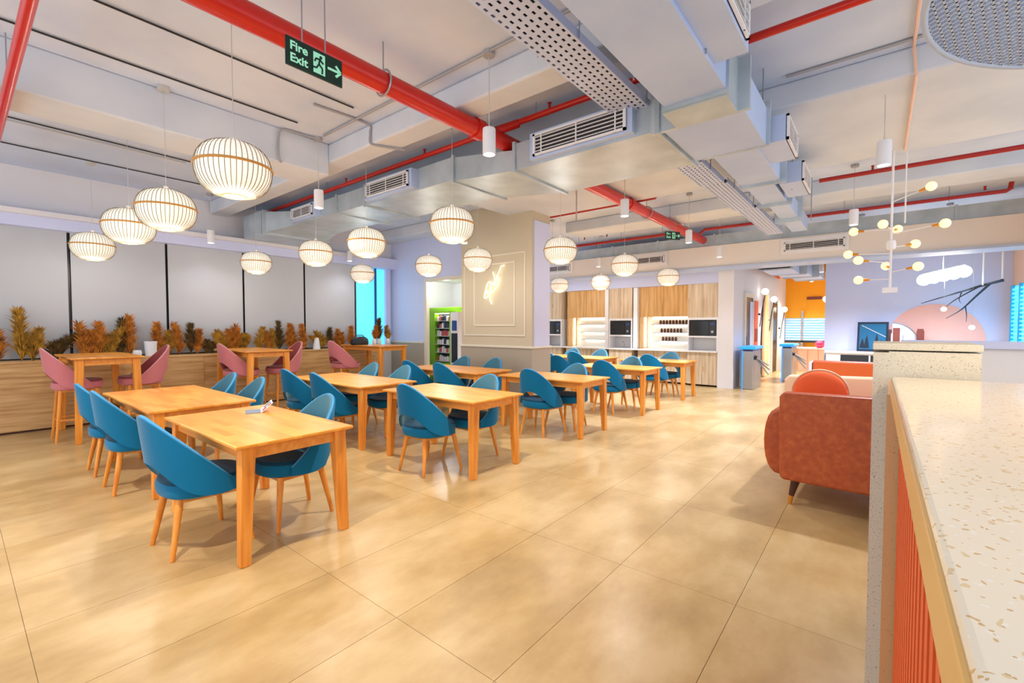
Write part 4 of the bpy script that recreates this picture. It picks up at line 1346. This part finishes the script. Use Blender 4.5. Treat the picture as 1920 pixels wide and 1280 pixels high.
G().bar((-0.008, 0.2, 0.6), (-0.008, -0.24, 0.34), 0.008, 0.012).build('line_print', 'shelf_glass', pf)
ar = thing('arc_panel', 'translucent quarter-round panel beside the framed picture', 'panel', (13.3, -0.25, 0.886))
G().prism([(0, 0)] + [(-0.5 * math.sin(PI / 2 * k / 12), 0.66 * math.cos(PI / 2 * k / 12)) for k in range(13)], 'x', 0, 0.02).build('panel', 'wall_lavender', ar)
G().tube([(0.0, -0.5 * math.sin(PI / 2 * k / 12), 0.66 * math.cos(PI / 2 * k / 12)) for k in range(13)], 0.012, 6).build('rim', 'steel', ar)
ph = thing('photo_stand', 'small photo and card propped on the sideboard', 'photo', (13.15, -0.32, 0.886))
G().box(0, 0.02, -0.09, 0.09, 0, 0.42).build('card', 'paper_white', ph)
G().box(-0.006, 0.0, -0.06, 0.06, 0.22, 0.54).build('photo', 'box_brown', ph)
bx = tag(G().box(0, 0.12, -0.06, 0.06, 0, 0.48).box(0.01, 0.11, -0.05, 0.05, 0.48, 0.52).build('gift_box', 'box_brown', loc=(13.18, -0.72, 0.886)), 'small brown box standing in front of the pink circle', 'box')
# orange bench sofa under the sideboard
os_ = thing('bench_sofa', 'orange leather bench sofa in front of the sideboard', 'sofa', (9.9, 0.42, 0))
G().box(0, 0.18, -0.5, 0.5, 0.42, 0.84).build('backrest', 'orange_leather', os_, bevel=0.03)
G().box(0.0, 0.6, -0.5, 0.5, 0.22, 0.42).build('seat', 'orange_leather', os_, bevel=0.03)
for sx in (0.06, 0.54):
    for sy in (-0.44, 0.44):
        G().cone((sx, sy, 0), (sx, sy, 0.22), 0.018, 0.025, 10).build('leg', 'dark_wood', os_)
for sy in (-0.53, 0.53):
    G().box(0.0, 0.6, sy - 0.02, sy + 0.02, 0.30, 0.80).build('side_frame', 'wall_lavender', os_)

# ------------------------------------------------------------------ leather sofa with its end towards the camera
sf = thing('leather_sofa', 'brown leather sofa with its arm end towards the camera', 'sofa', (4.2, 0.0, 0), math.radians(-2))
ap = [(-0.45, 0.215), (0.58, 0.215), (0.605, 0.24), (0.615, 0.89), (0.59, 0.925), (-0.45, 0.945)]
G().prism(ap, 'x', 0, 0.13).build('arm', 'leather', sf, bevel=0.02)
bo = []
for k in range(13):
    a = PI * k / 12
    bo.append((0.60 + 0.155 * math.sin(a) ** 0.6, 0.49 - 0.285 * math.cos(a)))
G().prism([(0.5, 0.205), ] + bo + [(0.5, 0.775)], 'x', 0.145, 1.49).build('front_bolster', 'leather', sf, True, bevel=0.03)
G().box(0.135, 1.495, -0.4, 0.62, 0.30, 0.645).build('seat_cushion', 'leather', sf, bevel=0.04)
G().prism([(-0.45, 0.215), (0.80, 0.215), (0.84, 0.25), (0.84, 0.88), (0.80, 0.93), (-0.45, 0.97)], 'x', 1.5, 1.63).build('arm', 'sofa_interior', sf, bevel=0.02)
G().box(0.13, 1.5, -0.62, -0.4, 0.215, 1.0).build('backrest', 'sofa_interior', sf, bevel=0.04)
for x, y in ((0.09, 0.50), (1.5, 0.5), (0.09, -0.5), (1.5, -0.5)):
    lg = G().cone((x, y + 0.03, 0.075), (x, y, 0.215), 0.02, 0.034, 14).build('leg', 'dark_wood', sf, True)
    G().cone((x, y + 0.04, 0.0), (x, y + 0.03, 0.075), 0.014, 0.02, 14).build('brass_tip', 'brass', lg, True)
cu = thing('round_cushion', 'round orange cushion on the leather sofa', 'cushion', (4.95, 0.40, 0.86))
cu.rotation_euler = (0, math.radians(78), math.radians(6))
G().lathe([(0.001, -0.06), (0.12, -0.058), (0.19, -0.035), (0.215, 0.0), (0.19, 0.035), (0.12, 0.058), (0.001, 0.06)], 32).build('pad', 'orange_cushion', cu, 'all')
G().tube([(0.214 * math.cos(2 * PI * k / 40), 0.214 * math.sin(2 * PI * k / 40), 0) for k in range(40)], 0.008, 6, True).build('piping', 'sofa_interior', cu, 'all')

# ------------------------------------------------------------------ terrazzo counter in the right foreground
ctr = thing('bar_counter', 'cream terrazzo bar counter with orange slatted front, right foreground', 'counter', (0, 0, 0))
CY = -0.045
top = G().box(-0.9, 2.24, -0.75, CY, 1.235, 1.27).build('counter_top', 'terrazzo_cream', ctr, bevel=0.006)
G().box(-0.9, 2.235, CY - 0.012, CY + 0.004, 1.200, 1.262).build('edge_band', 'edge_wood', ctr, bevel=0.003)
G().box(-0.9, 2.22, CY - 0.05, CY - 0.012, 1.185, 1.235).build('edge_rail', 'edge_wood', ctr)
G().box(-0.9, 2.185, -0.72, CY - 0.030, 0.0, 1.183).build('back_board', 'slat_back', ctr)
x = 2.17
while x > -0.85:
    G().box(x - 0.045, x, CY - 0.030, CY - 0.024, 0.0, 1.185).build('slat', 'orange_slat', ctr)
    x -= 0.085
G().box(2.19, 2.235, -0.7, CY + 0.014, 0.0, 1.20).build('end_panel', 'terrazzo_tan_shade', ctr)  # shade under the counter overhang put into this panel's tan colour
up = thing('terrazzo_end_frame', 'speckled grey terrazzo upright and box ending the bar counter', 'counter', (2.26, 0, 0))
G().box(0, 0.04, -0.035, 0.012, 0, 1.36).build('upright', 'terrazzo_grey', up)
G().box(0, 0.30, -0.285, -0.035, 1.245, 1.365).build('box_body', 'terrazzo_grey', up)
G().box(0.04, 0.30, -0.035, 0.012, 0, 1.36).build('side_panel', 'terrazzo_grey', up)
G().box(-0.006, 0.34, -0.288, 0.014, 1.37, 1.395).build('top_slab', 'terrazzo_grey', up, bevel=0.003)
lw = thing('low_partition', 'white low partition with grey capping behind the terrazzo box', 'partition', (3.4, 0, 0))
G().box(0, 0.12, -3.5, -0.14, 0, 1.345).build('panel', 'wall_white', lw)
G().box(-0.03, 0.15, -3.5, -0.11, 1.345, 1.38).build('capping', 'wall_lavender', lw)

# ------------------------------------------------------------------ mesh drum lamp above the counter
dr = thing('mesh_drum_lamp', 'large round wire mesh drum lamp at top right', 'pendant lamp', (1.66, -0.76, 2.30))
R = 0.68
wl = G()
sp = 0.021
for sgn in (1, -1):
    d = Vector((math.cos(sgn * PI / 6 + 0.35), math.sin(sgn * PI / 6 + 0.35), 0))
    nrm = Vector((-d.y, d.x, 0))
    k = -int(R / sp)
    while k * sp < R:
        off = k * sp
        hl = math.sqrt(max(0.0, R * R - off * off))
        if hl > 0.03:
            wl.bar(nrm * off - d * hl, nrm * off + d * hl, 0.0055, 0.0055)
        k += 1
wl.build('bottom_mesh', 'mesh_wire', dr)
ws = G()
N = 180
for i in range(N):
    a = 2 * PI * i / N
    for sgn in (1, -1):
        b = a + sgn * 0.35
        ws.bar((R * math.cos(a), R * math.sin(a), 0), (R * math.cos(b), R * math.sin(b), 0.42), 0.005, 0.005)
ws.build('side_mesh', 'mesh_wire', dr)
for z in (0, 0.42):
    G().tube([(R * math.cos(2 * PI * i / 72), R * math.sin(2 * PI * i / 72), z) for i in range(72)], 0.009, 6, True).build('rim', 'mesh_wire', dr, 'all')
G().ball((0, 0, 0.22), 0.09).build('bulb', 'warm_globe', dr, 'all')
G().cone((0, 0, 0.30), (0, 0, ZS - 2.30), 0.008, 0.008, 8).build('cord', 'cord', dr)
pl_ = bpy.data.lights.new('drum_bulb', 'SPOT')
pl_.spot_size = math.radians(150)
pl_.spot_blend = 0.6
pl_.energy = 52
pl_.color = (1.0, 0.72, 0.40)
pl_.shadow_soft_size = 0.09
po = bpy.data.objects.new('drum_bulb', pl_)
COL.objects.link(po)
po.location = (1.66, -0.76, 2.285)

# ------------------------------------------------------------------ bulb chandelier
ch = thing('bulb_chandelier', 'branching chandelier with many glowing bulbs over the lounge', 'chandelier', (7.0, -0.1, 2.42))
G().cone((0, 0, -0.52), (0, 0, ZS - 2.42), 0.012, 0.012, 8).build('stem', 'white_lacquer', ch)
G().cone((0.05, -0.12, 0.25), (0.05, -0.12, ZS - 2.42), 0.008, 0.008, 8).build('support_rod', 'white_lacquer', ch)
G().lathe([(0.001, -0.06), (0.04, -0.05), (0.05, 0.0), (0.04, 0.05), (0.001, 0.06)], 14).build('hub', 'white_lacquer', ch, True)
bulbs = [(-0.10, -0.33, 0.60), (0.12, 0.36, 0.22), (-0.2, 0.08, 0.22), (0.2, -0.06, 0.21), (-0.12, -0.45, 0.17), (0.15, -0.22, 0.01), (0.1, 0.41, -0.06),
         (-0.15, 0.30, -0.17), (0.12, 0.04, -0.23), (-0.1, -0.24, -0.28), (0.05, 0.30, -0.39)]
for b in bulbs:
    zc = max(-0.4, min(0.5, b[2] - 0.04))
    p = Vector((0, 0, zc))
    q = Vector(b)
    e = q + (p - q).normalized() * 0.05
    ar_ = G().cone(p, e, 0.006, 0.006, 6).build('arm', 'white_lacquer', ch)
    G().cone(e, e + (p - e).normalized() * 0.06, 0.018, 0.012, 8).build('socket', 'brass', ar_)
    G().ball(q, 0.05).build('bulb', 'warm_globe', ar_, 'all')
G().box(-0.03, 0.03, -0.07, 0.07, -0.56, -0.5).build('finial', 'white_lacquer', ch)
rl = thing('globe_cluster_lamp', 'row of overlapping white globe lamps before the lounge wall', 'pendant lamp', (12.0, -0.95, 2.44))
for k in range(5):
    G().ball((0, 0.27 - 0.14 * k, -0.07 + 0.03 * k), 0.11).build('globe', 'white_globe', rl, 'all')
G().bar((0, 0.3, 0.03), (0, -0.3, 0.17), 0.02, 0.02).build('rail', 'white_lacquer', rl)
G().cone((0, 0, 0.1), (0, 0, ZS - 2.44), 0.006, 0.006, 6).build('rod', 'white_lacquer', rl)
# hanging branch
tw = thing('decorative_branch', 'bare dark branch hung from white rods near the right window', 'branch', (12.3, -1.80, 2.32))
for pts, r0 in (([(0, 0, 0), (0.05, 0.2, -0.06), (0.1, 0.45, -0.15), (0.1, 0.75, -0.26)], 0.022), ([(0, 0.12, -0.04), (-0.05, 0.25, -0.2), (-0.1, 0.38, -0.36), (-0.1, 0.52, -0.47)], 0.016),
                ([(0.03, 0.2, -0.06), (-0.05, 0.42, -0.22), (-0.08, 0.52, -0.32)], 0.011), ([(0.08, 0.36, -0.12), (0.12, 0.38, -0.22), (0.12, 0.36, -0.27)], 0.008),
                ([(-0.08, 0.34, -0.32), (-0.1, 0.33, -0.42), (-0.1, 0.33, -0.52)], 0.008)):
    pp = catmull([Vector(p) * 1.5 for p in pts], 4)
    G().tube(pp, [r0 * 1.4 * (1 - 0.75 * i / (len(pp) - 1)) for i in range(len(pp))], 6).build('twig', 'twig', tw, 'all')
for y in (0.02, 0.27):
    G().cone((0.02, y, 0.0 - y * 0.3), (0.02, y, ZS - 2.32), 0.014, 0.014, 8).build('hanging_rod', 'white_lacquer', tw)
for pos, lb in (((12.3, -1.0, 1.80), 'small glowing globe below the branch tip'), ((12.3, -1.40, 1.44), 'small glowing globe at the end of the lower twig')):
    g = thing('globe_pendant', lb, 'pendant lamp', pos, 0, 'tiny globe pendants')
    G().ball((0, 0, 0), 0.045).build('globe', 'white_globe', g, 'all')
    G().cone((0, 0, 0.04), (0, 0, ZS - pos[2]), 0.002, 0.002, 5).build('cord', 'cord', g)
